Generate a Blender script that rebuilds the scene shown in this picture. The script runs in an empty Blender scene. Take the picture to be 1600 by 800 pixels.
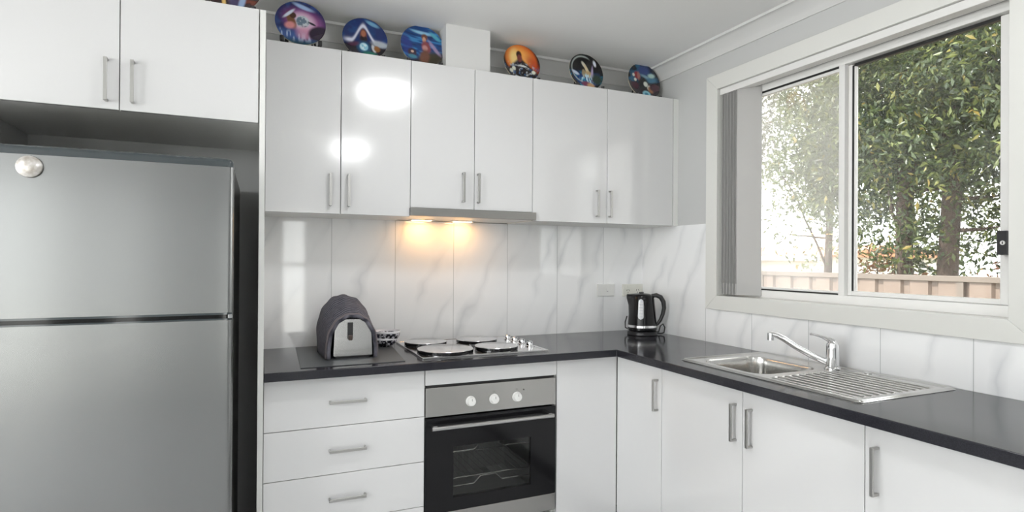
import bpy, math, random
import numpy as np
from mathutils import Vector, Matrix
PI = math.pi
sc = bpy.context.scene
COL = sc.collection
WLOC = {}

# ------------------------------------------------------------------ materials
def lin(c):
    if isinstance(c, str):
        c = [int(c[i:i+2], 16)/255 for i in (0, 2, 4)]
    return tuple(x/12.92 if x <= .04045 else ((x+.055)/1.055)**2.4 for x in c)

def pmat(name, col, rough=.5, metal=0., spec=.5, coat=0., coat_rough=.05, **kw):
    m = bpy.data.materials.new(name); m.use_nodes = True
    b = m.node_tree.nodes['Principled BSDF']
    c = lin(col) if isinstance(col, str) else col
    b.inputs['Base Color'].default_value = (*c, 1)
    b.inputs['Roughness'].default_value = rough
    b.inputs['Metallic'].default_value = metal
    b.inputs['Specular IOR Level'].default_value = spec
    b.inputs['Coat Weight'].default_value = coat
    b.inputs['Coat Roughness'].default_value = coat_rough
    for k, v in kw.items():
        b.inputs[k.replace('_', ' ')].default_value = v
    return m

class NT:
    """tiny helper for wiring a material's nodes"""
    def __init__(s, m): s.t = m.node_tree; s.b = s.t.nodes.get('Principled BSDF')
    def n(s, typ, **kw):
        nd = s.t.nodes.new(typ)
        for k, v in kw.items(): setattr(nd, k, v)
        return nd
    def l(s, a, b): s.t.links.new(a, b)
    def math(s, op, a, b=None, c=None):
        nd = s.n('ShaderNodeMath', operation=op)
        for i, x in enumerate((a, b, c)):
            if x is None: continue
            if isinstance(x, (int, float)): nd.inputs[i].default_value = x
            else: s.l(x, nd.inputs[i])
        return nd.outputs[0]
    def xyz(s, kind='Object'):
        tc = s.n('ShaderNodeTexCoord'); sp = s.n('ShaderNodeSeparateXYZ')
        s.l(tc.outputs[kind], sp.inputs[0]); return tc.outputs[kind], sp.outputs
    def mapping(s, vec, scale=(1, 1, 1), rot=(0, 0, 0), loc=(0, 0, 0)):
        mp = s.n('ShaderNodeMapping'); s.l(vec, mp.inputs[0])
        mp.inputs['Scale'].default_value = scale; mp.inputs['Rotation'].default_value = rot
        mp.inputs['Location'].default_value = loc
        return mp.outputs[0]
    def noise(s, vec, scale, detail=3, rough=.5, dist=0):
        nd = s.n('ShaderNodeTexNoise'); s.l(vec, nd.inputs['Vector'])
        nd.inputs['Scale'].default_value = scale; nd.inputs['Detail'].default_value = detail
        nd.inputs['Roughness'].default_value = rough; nd.inputs['Distortion'].default_value = dist
        return nd.outputs['Fac']
    def ramp(s, fac, stops):
        r = s.n('ShaderNodeValToRGB'); s.l(fac, r.inputs[0]); e = r.color_ramp.elements
        while len(e) < len(stops): e.new(.5)
        for el, (p, c) in zip(e, stops):
            el.position = p; el.color = (*c, 1) if len(c) == 3 else c
        return r.outputs[0]
    def mix(s, f, a, b):
        nd = s.n('ShaderNodeMix', data_type='RGBA')
        for i, x in ((0, f), (6, a), (7, b)):
            if isinstance(x, (int, float)): nd.inputs[i].default_value = x
            elif isinstance(x, tuple): nd.inputs[i].default_value = (*x, 1)
            else: s.l(x, nd.inputs[i])
        return nd.outputs[2]
    def bump(s, h, strength=.2, dist=.002):
        nd = s.n('ShaderNodeBump'); nd.inputs['Strength'].default_value = strength
        nd.inputs['Distance'].default_value = dist
        s.l(h, nd.inputs['Height']); s.l(nd.outputs[0], s.b.inputs['Normal'])
    def col(s, c): s.l(c, s.b.inputs['Base Color'])
    def rough(s, c): s.l(c, s.b.inputs['Roughness'])

M = {}
M['gloss'] = pmat('gloss white laminate', (.655, .655, .657), .12, spec=.95)
M['carcass'] = pmat('white melamine', (.74, .74, .72), .4)
M['edge'] = pmat('cream edge panel', (.72, .725, .70), .3)
M['kick'] = pmat('dark kickboard', (.10, .10, .10), .4)
M['wall'] = pmat('grey wall paint', (.53, .535, .53), .75)
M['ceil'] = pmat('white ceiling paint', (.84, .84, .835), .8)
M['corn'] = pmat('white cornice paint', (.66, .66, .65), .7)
M['trimp'] = pmat('cream gloss trim paint', (.70, .70, .67), .35)
M['alu'] = pmat('white powder coated aluminium', (.76, .755, .74), .35)
M['black'] = pmat('black rubber gasket', (.012, .012, .012), .5)
M['blackg'] = pmat('glossy black plastic', (.006, .006, .007), .10, spec=.34)
M['blackm'] = pmat('satin black plastic', (.02, .02, .022), .35)
M['chrome'] = pmat('polished chrome', (.82, .82, .83), .06, metal=1)
M['steel'] = pmat('satin stainless steel', (.58, .575, .57), .22, metal=1)
M['steelb'] = pmat('polished stainless steel', (.80, .79, .80), .16, metal=1)
M['nickel'] = pmat('brushed nickel', (.45, .445, .43), .34, metal=1)
M['bracket'] = pmat('grey hinge metal', (.35, .35, .36), .3, metal=1)
M['whitep'] = pmat('white plastic', (.76, .76, .74), .3)
M['creamp'] = pmat('cream plastic', (.72, .72, .66), .3)
M['slot'] = pmat('dark socket slots', (.03, .03, .03), .6)
M['fside'] = pmat('dark grey painted steel', (.055, .055, .05), .28)
M['mat'] = pmat('charcoal rubber mat', (.075, .08, .085), .42)
M['wirem'] = pmat('chromed rack wire', (.7, .7, .68), .25, metal=1)
M['cavity'] = pmat('grey enamel oven cavity', (.20, .20, .195), .35)
M['trunk'] = pmat('brown bark', (.085, .055, .042), .9)
M['roof'] = pmat('terracotta roof tiles', (.42, .19, .10), .8)
M['render'] = pmat('pale rendered wall', (.73, .725, .715), .8)
M['ground'] = pmat('dry grass ground', (.20, .19, .11), .95)
M['brick'] = pmat('tan brick reveal', (.36, .25, .17), .85)
M['floor'] = pmat('pale floor tiles', (.57, .57, .575), .3)

# brushed stainless: fine streaks in the roughness and colour
def brushed(name, base, rough, aniso=.5):
    m = pmat(name, base, rough, metal=1); m.node_tree.nodes['Principled BSDF'].inputs['Anisotropic'].default_value = aniso
    return m
M['fridge'] = brushed('brushed stainless fridge skin', (.255, .26, .258), .26, .3)
M['ovsteel'] = brushed('brushed stainless oven fascia', (.46, .45, .435), .26)
M['hoodsteel'] = brushed('brushed stainless hood fascia', (.34, .33, .315), .28)
M['sink'] = brushed('brushed stainless sink', (.62, .615, .60), .17, .2)
M['cap'] = pmat('dark blue grey fridge cap', (.035, .045, .05), .12, coat=.5)

# worktop: charcoal laminate with a fine fleck
m = M['bench'] = pmat('charcoal laminate worktop', (.012, .012, .015), .12, spec=.38); t = NT(m)
v, _ = t.xyz(); n = t.noise(v, 420, 2)
t.col(t.ramp(n, [(.35, (.013, .013, .017)), (.7, (.027, .027, .034))]))
t.rough(t.ramp(t.noise(v, 5, 2), [(.3, (.10,)*3), (.7, (.16,)*3)]))

# marble look splashback tiles, joints every 300 mm
def tile_mat(name, axis, off, lim):
    m = pmat(name, (.74, .745, .75), .05, spec=.95); t = NT(m)
    v, s = t.xyz(); a = s[axis]; z = s[2]
    q = t.math('DIVIDE', t.math('SUBTRACT', a, off), .30025)
    cell = t.math('FLOOR', q); fr = t.math('FRACT', q)
    dj = t.math('MULTIPLY', t.math('MINIMUM', fr, t.math('SUBTRACT', 1., fr)), .30025)
    j = t.math('LESS_THAN', dj, .0012)
    if lim is not None: j = t.math('MULTIPLY', j, t.math('LESS_THAN', a, lim))
    # veins: slanted, wandering bands that jump from tile to tile
    nz = t.noise(v, 3.0, 3, .45)
    ph = t.math('ADD', t.math('MULTIPLY', a, 5.2 if axis == 0 else -5.2), t.math('MULTIPLY', z, -2.3))
    ph = t.math('ADD', ph, t.math('MULTIPLY', t.math('SUBTRACT', nz, .5), 1.5))
    ph = t.math('ADD', ph, t.math('MULTIPLY', cell, .37))
    w = t.math('ABSOLUTE', t.math('SUBTRACT', t.math('FRACT', ph), .5))
    vein = t.ramp(w, [(0., (.62,)*3), (.05, (.36,)*3), (.17, (0,)*3)])
    fade = t.ramp(t.noise(v, 3.1, 2), [(.40, (.08,)*3), (.64, (.9,)*3)])
    vf = t.math('MULTIPLY', vein, fade)
    base = t.ramp(t.noise(v, 1.7, 3), [(.3, (.84, .85, .86)), (.7, (.89, .89, .89))])
    c = t.mix(vf, base, (.52, .54, .56))
    c = t.mix(j, c, (.40, .41, .41))
    t.col(c); t.rough(t.math('ADD', t.math('MULTIPLY', j, .5), .05))
    return m
M['tileb'] = tile_mat('marble look tiles back', 0, .0218, None)
M['tiler'] = tile_mat('marble look tiles right', 1, -.5378, -.45)

# floor tile joints
t = NT(M['floor']); v, s = t.xyz()
fx = t.math('FRACT', t.math('MULTIPLY', s[0], 2.5)); fy = t.math('FRACT', t.math('MULTIPLY', s[1], 2.5))
g = t.math('MAXIMUM', t.math('LESS_THAN', fx, .012), t.math('LESS_THAN', fy, .012))
t.col(t.mix(g, (.57, .57, .575), (.35, .35, .35)))
# bark
t = NT(M['trunk']); v, s = t.xyz(); n = t.noise(t.mapping(v, (1, 1, .18)), 40, 4)
t.col(t.ramp(n, [(.3, (.03, .020, .015)), (.7, (.085, .058, .044))])); t.bump(n, .8, .02)
# roof tile courses
t = NT(M['roof']); v, s = t.xyz(); n = t.noise(v, 6, 3)
t.col(t.ramp(n, [(.3, (.34, .15, .08)), (.7, (.50, .24, .13))]))
# brushed-metal streak on nickel is left plain; kick noise on mat
t = NT(M['mat']); v, s = t.xyz(); t.bump(t.noise(v, 300, 2), .25, .001)

# fence sheet
m = M['fence'] = pmat('beige steel fence sheet', (.50, .385, .31), .55); t = NT(m)
v, s = t.xyz(); t.col(t.ramp(t.noise(v, 3, 3), [(.3, (.135, .098, .078)), (.7, (.17, .128, .104))]))
M['fcap'] = pmat('beige steel fence rail', (.115, .092, .076), .5)

def glass_mat(name, tint, gloss, haze=0.):
    m = bpy.data.materials.new(name); m.use_nodes = True; t = NT(m); t.t.nodes.clear()
    out = t.n('ShaderNodeOutputMaterial'); tr = t.n('ShaderNodeBsdfTransparent')
    tr.inputs[0].default_value = (*tint, 1)
    gl = t.n('ShaderNodeBsdfGlossy'); gl.inputs['Roughness'].default_value = .01
    fr = t.n('ShaderNodeFresnel'); fr.inputs[0].default_value = 1.45
    f = t.math('MULTIPLY', fr.outputs[0], gloss)
    mx = t.n('ShaderNodeMixShader'); t.l(f, mx.inputs[0]); t.l(tr.outputs[0], mx.inputs[1]); t.l(gl.outputs[0], mx.inputs[2])
    last = mx.outputs[0]
    if haze:
        tl = t.n('ShaderNodeBsdfTranslucent'); tl.inputs[0].default_value = (.95, .94, .92, 1)
        m2 = t.n('ShaderNodeMixShader'); v, s = t.xyz()
        n = t.ramp(t.noise(v, 4, 3), [(.3, (haze*.75,)*3), (.7, (haze*1.25,)*3)])
        t.l(n, m2.inputs[0]); t.l(last, m2.inputs[1]); t.l(tl.outputs[0], m2.inputs[2]); last = m2.outputs[0]
    t.l(last, out.inputs[0]); return m
M['glass'] = glass_mat('clear window glass', (.97, .98, .97), .8, .012)
M['glassveil'] = glass_mat('veiled window glass', (.97, .97, .96), .8, .11)  # mixes a patchy white veil into the left pane
M['ovglass'] = glass_mat('tinted oven glass', (.80, .81, .80), 1.0)
M['gauge'] = pmat('clear water gauge', (.55, .57, .60), .15)

def emis(name, col, s):
    m = bpy.data.materials.new(name); m.use_nodes = True; t = NT(m); t.t.nodes.clear()
    out = t.n('ShaderNodeOutputMaterial'); e = t.n('ShaderNodeEmission')
    e.inputs[0].default_value = (*col, 1); e.inputs[1].default_value = s
    t.l(e.outputs[0], out.inputs[0]); return m
M['lamp'] = emis('lit opal lamp glass', (.985, .992, 1), 33.0)
M['hoodlamp'] = emis('warm hood bulb lens', (1, .52, .17), 42.)

# ribbed dark towelling
m = M['cloth'] = pmat('ribbed charcoal cloth', (.085, .085, .10), .9, spec=.2); t = NT(m)
v, s = t.xyz()
rib = t.math('SINE', t.math('MULTIPLY', s[1], 2*PI/.0105))
rib = t.math('ADD', t.math('MULTIPLY', rib, .5), .5)
n = t.noise(v, 60, 3)
h = t.math('ADD', t.math('MULTIPLY', rib, .7), t.math('MULTIPLY', n, .6))
t.col(t.ramp(h, [(.25, (.034, .034, .044)), (.95, (.17, .165, .195))]))
t.bump(h, .5, .002)
M['hem'] = pmat('folded charcoal hem', (.19, .165, .175), .9, spec=.2)
# bowl pattern
m = M['bowlp'] = pmat('black and white mottled glaze', (.5, .5, .5), .15); t = NT(m)
v, s = t.xyz(); n = t.noise(v, 75, 3, .6)
top = t.math('GREATER_THAN', t.math('ADD', s[2], t.math('MULTIPLY', n, .004)), .041)
c = t.ramp(n, [(.50, (.012, .012, .02)), (.58, (.70, .68, .74))])
t.col(c)
M['bowlw'] = pmat('white glaze', (.75, .74, .76), .15)
M['magnet'] = None
m = M['magnet'] = pmat('mottled silver magnet', (.6, .58, .54), .25, metal=.6); t = NT(m)
v, s = t.xyz(); t.col(t.ramp(t.noise(v, 60, 3), [(.3, (.42, .38, .33)), (.7, (.80, .78, .76))]))

# leaves: colour from a per-leaf tint attribute
def leaf_mat(name, stops):
    m = pmat(name, (.1, .15, .05), .38, spec=.5); t = NT(m)
    at = t.n('ShaderNodeAttribute', attribute_name='tint')
    c = t.ramp(at.outputs['Fac'], stops); t.col(c)
    tl = t.n('ShaderNodeBsdfTranslucent'); t.l(c, tl.inputs[0])
    mx = t.n('ShaderNodeMixShader'); mx.inputs[0].default_value = .3
    out = t.t.nodes['Material Output']
    t.l(t.b.outputs[0], mx.inputs[1]); t.l(tl.outputs[0], mx.inputs[2]); t.l(mx.outputs[0], out.inputs[0])
    return m
M['leaf'] = leaf_mat('evergreen leaves', [(0, (.014, .026, .011)), (.45, (.045, .070, .022)), (.8, (.15, .175, .045)), (1, (.33, .25, .07))])
M['leafp'] = leaf_mat('paler leaves', [(0, (.055, .085, .045)), (.5, (.13, .175, .07)), (.9, (.27, .29, .11)), (1, (.38, .30, .12))])
M['leafr'] = leaf_mat('russet leaves', [(0, (.10, .075, .03)), (.5, (.24, .10, .05)), (1, (.33, .22, .07))])
M['paint'] = pmat('painted glazed china', (.5, .5, .5), .12, coat=.4)
t = NT(M['paint']); at = t.n('ShaderNodeAttribute', attribute_name='art'); t.col(at.outputs['Color'])
M['rim'] = pmat('pale gilt plate rim', (.62, .58, .46), .3)

# ------------------------------------------------------------------ mesh building
class MB:
    def __init__(s): s.v = []; s.f = []
    def add(s, v, f):
        o = len(s.v); s.v += [tuple(p) for p in v]; s.f += [tuple(i+o for i in q) for q in f]; return s
    def box(s, x0, x1, y0, y1, z0, z1):
        x0, x1 = min(x0, x1), max(x0, x1); y0, y1 = min(y0, y1), max(y0, y1); z0, z1 = min(z0, z1), max(z0, z1)
        v = [(x0, y0, z0), (x1, y0, z0), (x1, y1, z0), (x0, y1, z0), (x0, y0, z1), (x1, y0, z1), (x1, y1, z1), (x0, y1, z1)]
        return s.add(v, [(0, 3, 2, 1), (4, 5, 6, 7), (0, 1, 5, 4), (1, 2, 6, 5), (2, 3, 7, 6), (3, 0, 4, 7)])
    def prism(s, poly, axis, a, b):
        """poly: 2-D outline (counter clockwise); extruded along axis from a to b"""
        def P(p, h):
            return {'z': (p[0], p[1], h), 'y': (p[0], h, p[1]), 'x': (h, p[0], p[1])}[axis]
        n = len(poly); v = [P(p, a) for p in poly]+[P(p, b) for p in poly]
        f = [tuple(range(n))[::-1], tuple(range(n, 2*n))]+[(i, (i+1) % n, n+(i+1) % n, n+i) for i in range(n)]
        if axis == 'y': f = [q[::-1] for q in f]
        return s.add(v, f)
    def lathe(s, prof, c=(0, 0, 0), seg=40, cap=True):
        """profile [(r,z)...] turned about the vertical axis through c"""
        n = len(prof); v = []; f = []
        for k in range(seg):
            a = 2*PI*k/seg
            v += [(c[0]+r*math.cos(a), c[1]+r*math.sin(a), c[2]+z) for r, z in prof]
        for k in range(seg):
            k2 = (k+1) % seg
            for i in range(n-1):
                f.append((k*n+i, k2*n+i, k2*n+i+1, k*n+i+1))
        if cap:
            f.append(tuple(k*n for k in range(seg))[::-1]); f.append(tuple(k*n+n-1 for k in range(seg)))
        return s.add(v, f)
    def tube(s, path, r, seg=12, closed=False):
        P = [Vector(p) for p in path]; n = len(P)
        R = r if isinstance(r, (list, tuple)) else [r]*n
        v = []; f = []; up = None
        for i in range(n):
            d = (P[min(i+1, n-1)]-P[max(i-1, 0)]).normalized()
            if up is None:
                up = Vector((0, 0, 1)) if abs(d.z) < .9 else Vector((1, 0, 0))
            up = (up-d*up.dot(d)).normalized(); w = d.cross(up)
            for k in range(seg):
                a = 2*PI*k/seg; q = P[i]+(up*math.cos(a)+w*math.sin(a))*R[i]; v.append(tuple(q))
        for i in range(n-1):
            for k in range(seg):
                k2 = (k+1) % seg
                f.append((i*seg+k, (i+1)*seg+k, (i+1)*seg+k2, i*seg+k2))
        f.append(tuple(range(seg))); f.append(tuple((n-1)*seg+k for k in range(seg))[::-1])
        f = [q[::-1] for q in f]
        return s.add(v, f)
    def cyl(s, a, b, r, seg=24): return s.tube([a, b], r, seg)
    def grid(s, fn, nu, nv, closed_u=False):
        v = [fn(i, j) for i in range(nu) for j in range(nv)]; f = []
        for i in range(nu if closed_u else nu-1):
            for j in range(nv-1):
                i2 = (i+1) % nu
                f.append((i*nv+j, i2*nv+j, i2*nv+j+1, i*nv+j+1))
        return s.add(v, f)
    def xf(s, mat):
        s.v = [tuple(mat @ Vector(p)) for p in s.v]; return s

def slab(xs, ys, keep, z0, z1):
    """flat slab over a grid of cells with cells left out (one connected shell)"""
    mb = MB(); nx, ny = len(xs), len(ys)
    K = lambda i, j: 0 <= i < nx-1 and 0 <= j < ny-1 and keep((xs[i]+xs[i+1])/2, (ys[j]+ys[j+1])/2)
    ids = {}
    def vid(i, j, t):
        k = (i, j, t)
        if k not in ids: ids[k] = len(mb.v); mb.v.append((xs[i], ys[j], z1 if t else z0))
        return ids[k]
    for i in range(nx-1):
        for j in range(ny-1):
            if not K(i, j): continue
            mb.f.append((vid(i, j, 1), vid(i+1, j, 1), vid(i+1, j+1, 1), vid(i, j+1, 1)))
            mb.f.append((vid(i, j, 0), vid(i, j+1, 0), vid(i+1, j+1, 0), vid(i+1, j, 0)))
            for (di, dj, a, b) in ((0, -1, (i, j), (i+1, j)), (1, 0, (i+1, j), (i+1, j+1)), (0, 1, (i+1, j+1), (i, j+1)), (-1, 0, (i, j+1), (i, j))):
                if not K(i+di, j+dj):
                    mb.f.append((vid(*a, 0), vid(*b, 0), vid(*b, 1), vid(*a, 1)))
    return mb

def tag(o, label=None, cat=None, group=None, kind=None):
    if label: o['label'] = label
    if cat: o['category'] = cat
    if group: o['group'] = group
    if kind: o['kind'] = kind
    return o

def obj(name, mb, mat, parent=None, bevel=0., seg=2, angle=35, origin=None):
    """one mesh object; vertices are given in world space and re-based on the parent's base point"""
    o0 = WLOC[parent.name] if parent else Vector(origin or (0, 0, 0))
    me = bpy.data.meshes.new(name)
    me.from_pydata([tuple(Vector(p)-o0) for p in mb.v], [], mb.f); me.update()
    me.shade_smooth(); me.set_sharp_from_angle(angle=math.radians(angle))
    me.materials.append(M[mat] if isinstance(mat, str) else mat)
    o = bpy.data.objects.new(name, me); COL.objects.link(o)
    if parent: o.parent = parent
    else: o.location = o0
    WLOC[o.name] = o0
    if bevel:
        b = o.modifiers.new('bevel', 'BEVEL'); b.width = bevel; b.segments = seg
        b.limit_method = 'ANGLE'; b.angle_limit = math.radians(40); b.harden_normals = True
    return o

def thing(name, loc, label=None, cat=None, group=None, kind=None):
    e = bpy.data.objects.new(name, None); e.empty_display_size = .05
    COL.objects.link(e); e.location = loc; WLOC[e.name] = Vector(loc)
    return tag(e, label, cat, group, kind)

def struct(name, mb, mat, parent=None, **kw):
    o = obj(name, mb, mat, parent, **kw)
    if not parent: o['kind'] = 'structure'
    return o

# ------------------------------------------------------------------ room shell
ZC = 2.40; XW = -5.2; YW = -5.2
mb = MB().box(XW, .24, YW-.2, .2, -.1, 0); struct('floor', mb, 'floor')
mb = MB().box(XW-.1, .24, YW-.2, .2, ZC, ZC+.1); struct('ceiling', mb, 'ceil')
wb = struct('wall_back', MB().box(XW-.1, .24, 0, .2, 0, ZC), 'wall')
obj('tile_splashback', MB().box(-2.0728, 0, -.006, 0, .9, 1.4978), 'tileb', wb)
# right wall with the window opening (y -.623..-1.835, z 1.135..2.163)
WY0, WY1, WZ0, WZ1 = -.605, -1.853, 1.12, 2.178
mb = MB()
mb.box(0, .12, 0, WY0, 0, ZC).box(0, .12, WY1, YW, 0, ZC).box(0, .12, WY0, WY1, 0, WZ0).box(0, .12, WY0, WY1, WZ1, ZC)
wr = struct('wall_right', mb, 'wall')
mb = MB()
mb.box(.12, .24, .2, WY0, -.6, ZC).box(.12, .24, WY1, YW, -.6, ZC).box(.12, .24, WY0, WY1, -.6, 1.10).box(.12, .24, WY0, WY1, 2.150, ZC)
obj('brick_skin', mb, 'brick', wr)
mb = MB(); mb.box(-.006, 0, -.006, -.5455, .9, 1.4985).box(-.006, 0, -.5455, -2.7, .9, 1.068)
obj('tile_splashback', mb, 'tiler', wr)
# left wall of the fridge bay, room beyond
struct('wall_left', MB().box(-3.04, -2.925, -.60, 0, 0, ZC), 'wall')
# living area behind the camera: glazed doors left, doors and tall windows rear, added for brightness
def opening_wall(axis, fixed0, fixed1, a0, a1, holes):
    """wall slab with rectangular holes (u0, u1, z0, z1) along its run"""
    mb = MB(); u = a0
    def bx(u0, u1, z0, z1):
        if axis == 'x': mb.box(u0, u1, fixed0, fixed1, z0, z1)
        else: mb.box(fixed0, fixed1, u0, u1, z0, z1)
    for (u0, u1, z0, z1) in holes:
        bx(u, u0, 0, ZC); bx(u0, u1, z1, ZC)
        if z0 > 0: bx(u0, u1, 0, z0)
        u = u1
    bx(u, a1, 0, ZC); return mb
def glazing(name, axis, c, u0, u1, z0, z1, nm, bars, hbar=None):
    e = thing(name, ((u0+u1)/2, c, z0) if axis == 'x' else (c, (u0+u1)/2, z0), kind='structure'); mb = MB()
    def bx(m_, a, b, z, zz, t_):
        if axis == 'x': m_.box(a, b, c-t_, c+t_, z, zz)
        else: m_.box(c-t_, c+t_, a, b, z, zz)
    for k in range(bars+1):
        q = u0+(u1-u0-.05)*k/bars; bx(mb, q, q+.05, z0, z1, .03)
    bx(mb, u0, u1, z0, z0+.05, .03); bx(mb, u0, u1, z1-.05, z1, .03)
    if hbar: bx(mb, u0, u1, hbar, hbar+.04, .025)
    obj(nm, mb, 'alu', e); g = MB(); bx(g, u0+.03, u1-.03, z0+.03, z1-.03, .003); obj('pane', g, 'glass', e)
RH = [(-5.0, -3.95, 0, 2.15), (-3.36, -3.00, .1, 2.1), (-1.86, -1.50, .12, 1.86)]
struct('wall_rear', opening_wall('x', YW-.12, YW, XW, .12, RH), 'wall')
struct('wall_far_left', opening_wall('y', XW-.12, XW, YW, 0, [(-4.9, -.95, .04, 2.2)]), 'wall')
glazing('added_door_1', 'x', YW-.06, *RH[0], 'door_frame', 2)  # unseen rear door and windows, added to let in more daylight
glazing('added_window_2', 'x', YW-.06, *RH[1], 'window_frame', 1)
glazing('added_window_3', 'x', YW-.06, *RH[2], 'window_frame', 1, 1.2)
glazing('added_door_2', 'y', XW-.06, -4.9, -.95, .04, 2.2, 'door_frame', 4)  # unseen glazing added to light the cabinet fronts

# cornice: cove section with a thin lip, back and right walls
def cove(n=8):
    c, h = .072, .072; p = [(0, ZC), (0, ZC-h), (.006, ZC-h), (.006, ZC-h+.004)]
    for k in range(n+1):
        a = k/n; p.append((.008+(c-.02)*(a**1.25), ZC-h+.006+(h-.018)*(a**.8)))
    p += [(c, ZC-.012), (c, ZC)]
    return p
pr = cove()
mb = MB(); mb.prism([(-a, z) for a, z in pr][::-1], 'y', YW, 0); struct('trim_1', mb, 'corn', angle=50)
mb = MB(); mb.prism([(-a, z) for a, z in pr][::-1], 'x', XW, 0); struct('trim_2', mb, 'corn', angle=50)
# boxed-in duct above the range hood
struct('trim_3', MB().box(-1.307, -1.088, -.268, -.001, 2.190, ZC), 'corn')

# ------------------------------------------------------------------ window
w1 = thing('window_1', (0, -1.229, 1.12), kind='structure')
CI = (-.622, -1.835, 1.138, 2.162); CO = (-.5455, -1.912, 1.068, 2.236)
def frame4(mb, x0, x1, yo0, yo1, zo0, zo1, yi0, yi1, zi0, zi1):
    """mitred rectangular frame (outer / inner), four members sharing mitre lines"""
    for poly in (((yo0, zo0), (yo1, zo0), (yi1, zi0), (yi0, zi0)), ((yo1, zo0), (yo1, zo1), (yi1, zi1), (yi1, zi0)),
                 ((yo1, zo1), (yo0, zo1), (yi0, zi1), (yi1, zi1)), ((yo0, zo1), (yo0, zo0), (yi0, zi0), (yi0, zi1))):
        v = [(x0, p[0], p[1]) for p in poly]+[(x1, p[0], p[1]) for p in poly]
        mb.add(v, [(0, 1, 2, 3), (7, 6, 5, 4), (0, 4, 5, 1), (1, 5, 6, 2), (2, 6, 7, 3), (3, 7, 4, 0)])
mb = MB(); frame4(mb, -.016, -.0065, CO[0], CO[1], CO[2], CO[3], CI[0], CI[1], CI[2], CI[3])
obj('casing', mb, 'trimp', w1, bevel=.0015)
mb = MB()   # timber reveal lining
mb.box(-.0065, .066, CI[0], WY0, WZ0, WZ1).box(-.0065, .066, WY1, CI[1], WZ0, WZ1)
mb.box(-.0065, .066, CI[1], CI[0], CI[3], WZ1).box(-.0065, .066, CI[1], CI[0], WZ0, CI[2])
obj('reveal', mb, 'trimp', w1)
mb = MB()   # aluminium main frame
mb.box(.066, .118, CI[0], -.66, CI[2], CI[3]).box(.066, .118, -1.812, CI[1], CI[2], CI[3])
mb.box(.066, .118, -.66, -1.812, 2.106, CI[3]).box(.066, .118, -.66, -1.812, CI[2], 1.174)
obj('window_frame', mb, 'alu', w1, bevel=.002)
mb = MB(); mb.box(.0645, .066, -.66, -1.812, 2.139, 2.149)  # black strip stands in for the shadowed gap under the headrail
obj('track_shadow_strip', mb, 'black', w1)
# left sash (nearer the room)
ls = obj('sash', MB().box(.068, .086, -.662, -.70, 1.178, 2.105).box(.064, .086, -1.217, -1.243, 1.172, 2.108)
         .box(.070, .086, -.70, -1.217, 1.180, 1.189).box(.070, .086, -.70, -1.217, 2.085, 2.098), 'alu', w1, bevel=.0015)
mb = MB(); mb.box(.068, .084, -.70, -1.217, 2.098, 2.106).box(.067, .084, -.70, -1.219, 1.1745, 1.1795)  # lower strip is black in place of the dark gap to the track
obj('gasket', mb, 'black', ls)
obj('pane', MB().box(.077, .081, -.70, -1.218, 1.187, 2.09), 'glassveil', ls)
# right sash
rs = obj('sash', MB().box(.090, .112, -1.232, -1.256, 1.175, 2.104).box(.090, .112, -1.762, -1.790, 1.175, 2.104)
         .box(.090, .112, -1.256, -1.762, 1.175, 1.192), 'alu', w1, bevel=.0015)
mb = MB(); mb.box(.091, .110, -1.256, -1.264, 1.193, 2.098).box(.091, .110, -1.264, -1.762, 2.094, 2.105)
mb.box(.088, .112, -1.794, -1.800, 1.178, 2.10)  # black strip stands in for the dark gap between sash and frame
obj('gasket', mb, 'black', rs)
obj('glazing_bead', MB().box(.092, .108, -1.264, -1.2685, 1.192, 2.094), 'alu', rs)
obj('pane', MB().box(.099, .103, -1.264, -1.764, 1.19, 2.097), 'glass', rs)
lk = tag(obj('sash_lock', MB().box(.050, .092, -1.772, -1.800, 1.335, 1.411), 'blackm', w1, bevel=.002), 'black key lock')
mb = MB(); mb.cyl((.0505, -1.789, 1.373), (.048, -1.789, 1.373), .0068, 24)
kc = obj('key_cylinder', mb, 'whitep', lk)
obj('keyway', MB().box(.0474, .0482, -1.7905, -1.7875, 1.369, 1.377), 'black', kc)

# vertical blind stacked at the left of the window
vb = thing('vertical_blind', (.03, -.70, 1.145), 'grey vertical blind with its slats stacked at the left end of the window', 'blind')
obj('headrail', MB().box(-.003, .045, -.626, -1.832, 2.131, 2.161), 'alu', vb, bevel=.002)
M['vane'] = pmat('grey blind fabric', (.56, .555, .545), .8)
t = NT(M['vane']); out = t.t.nodes['Material Output']
tl = t.n('ShaderNodeBsdfTranslucent'); tl.inputs[0].default_value = (.70, .69, .68, 1)
mx = t.n('ShaderNodeMixShader'); mx.inputs[0].default_value = .30
t.l(t.b.outputs[0], mx.inputs[1]); t.l(tl.outputs[0], mx.inputs[2]); t.l(mx.outputs[0], out.inputs[0])
def vane(y, dx=.060, dy=.010):
    a = Vector((.000, y)); d = Vector((dx, dy)); nrm = Vector((d.y, -d.x)).normalized()*.0005
    L = []; n = 6
    for k in range(n+1):
        u = k/n; bow = math.sin(u*PI)*.003
        L.append(a+d*u+Vector((d.y, -d.x)).normalized()*bow)
    poly = [(p.x+nrm.x, p.y+nrm.y) for p in L]+[(p.x-nrm.x, p.y-nrm.y) for p in L[::-1]]
    return poly
def slat_pair(y, dx, dy):
    P = vane(y, dx, dy); n_ = Vector((dy, -dx)).normalized()*.0012
    q = obj('slat', MB().prism(P, 'z', 1.150, 2.131), 'vane', vb, angle=60)
    W = [(p[0]+(n_.x if i < 7 else -n_.x), p[1]+(n_.y if i < 7 else -n_.y)) for i, p in enumerate(P)]
    return q, obj('bottom_weight', MB().prism(W, 'z', 1.147, 1.20), 'vane', q, angle=60)
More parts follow.
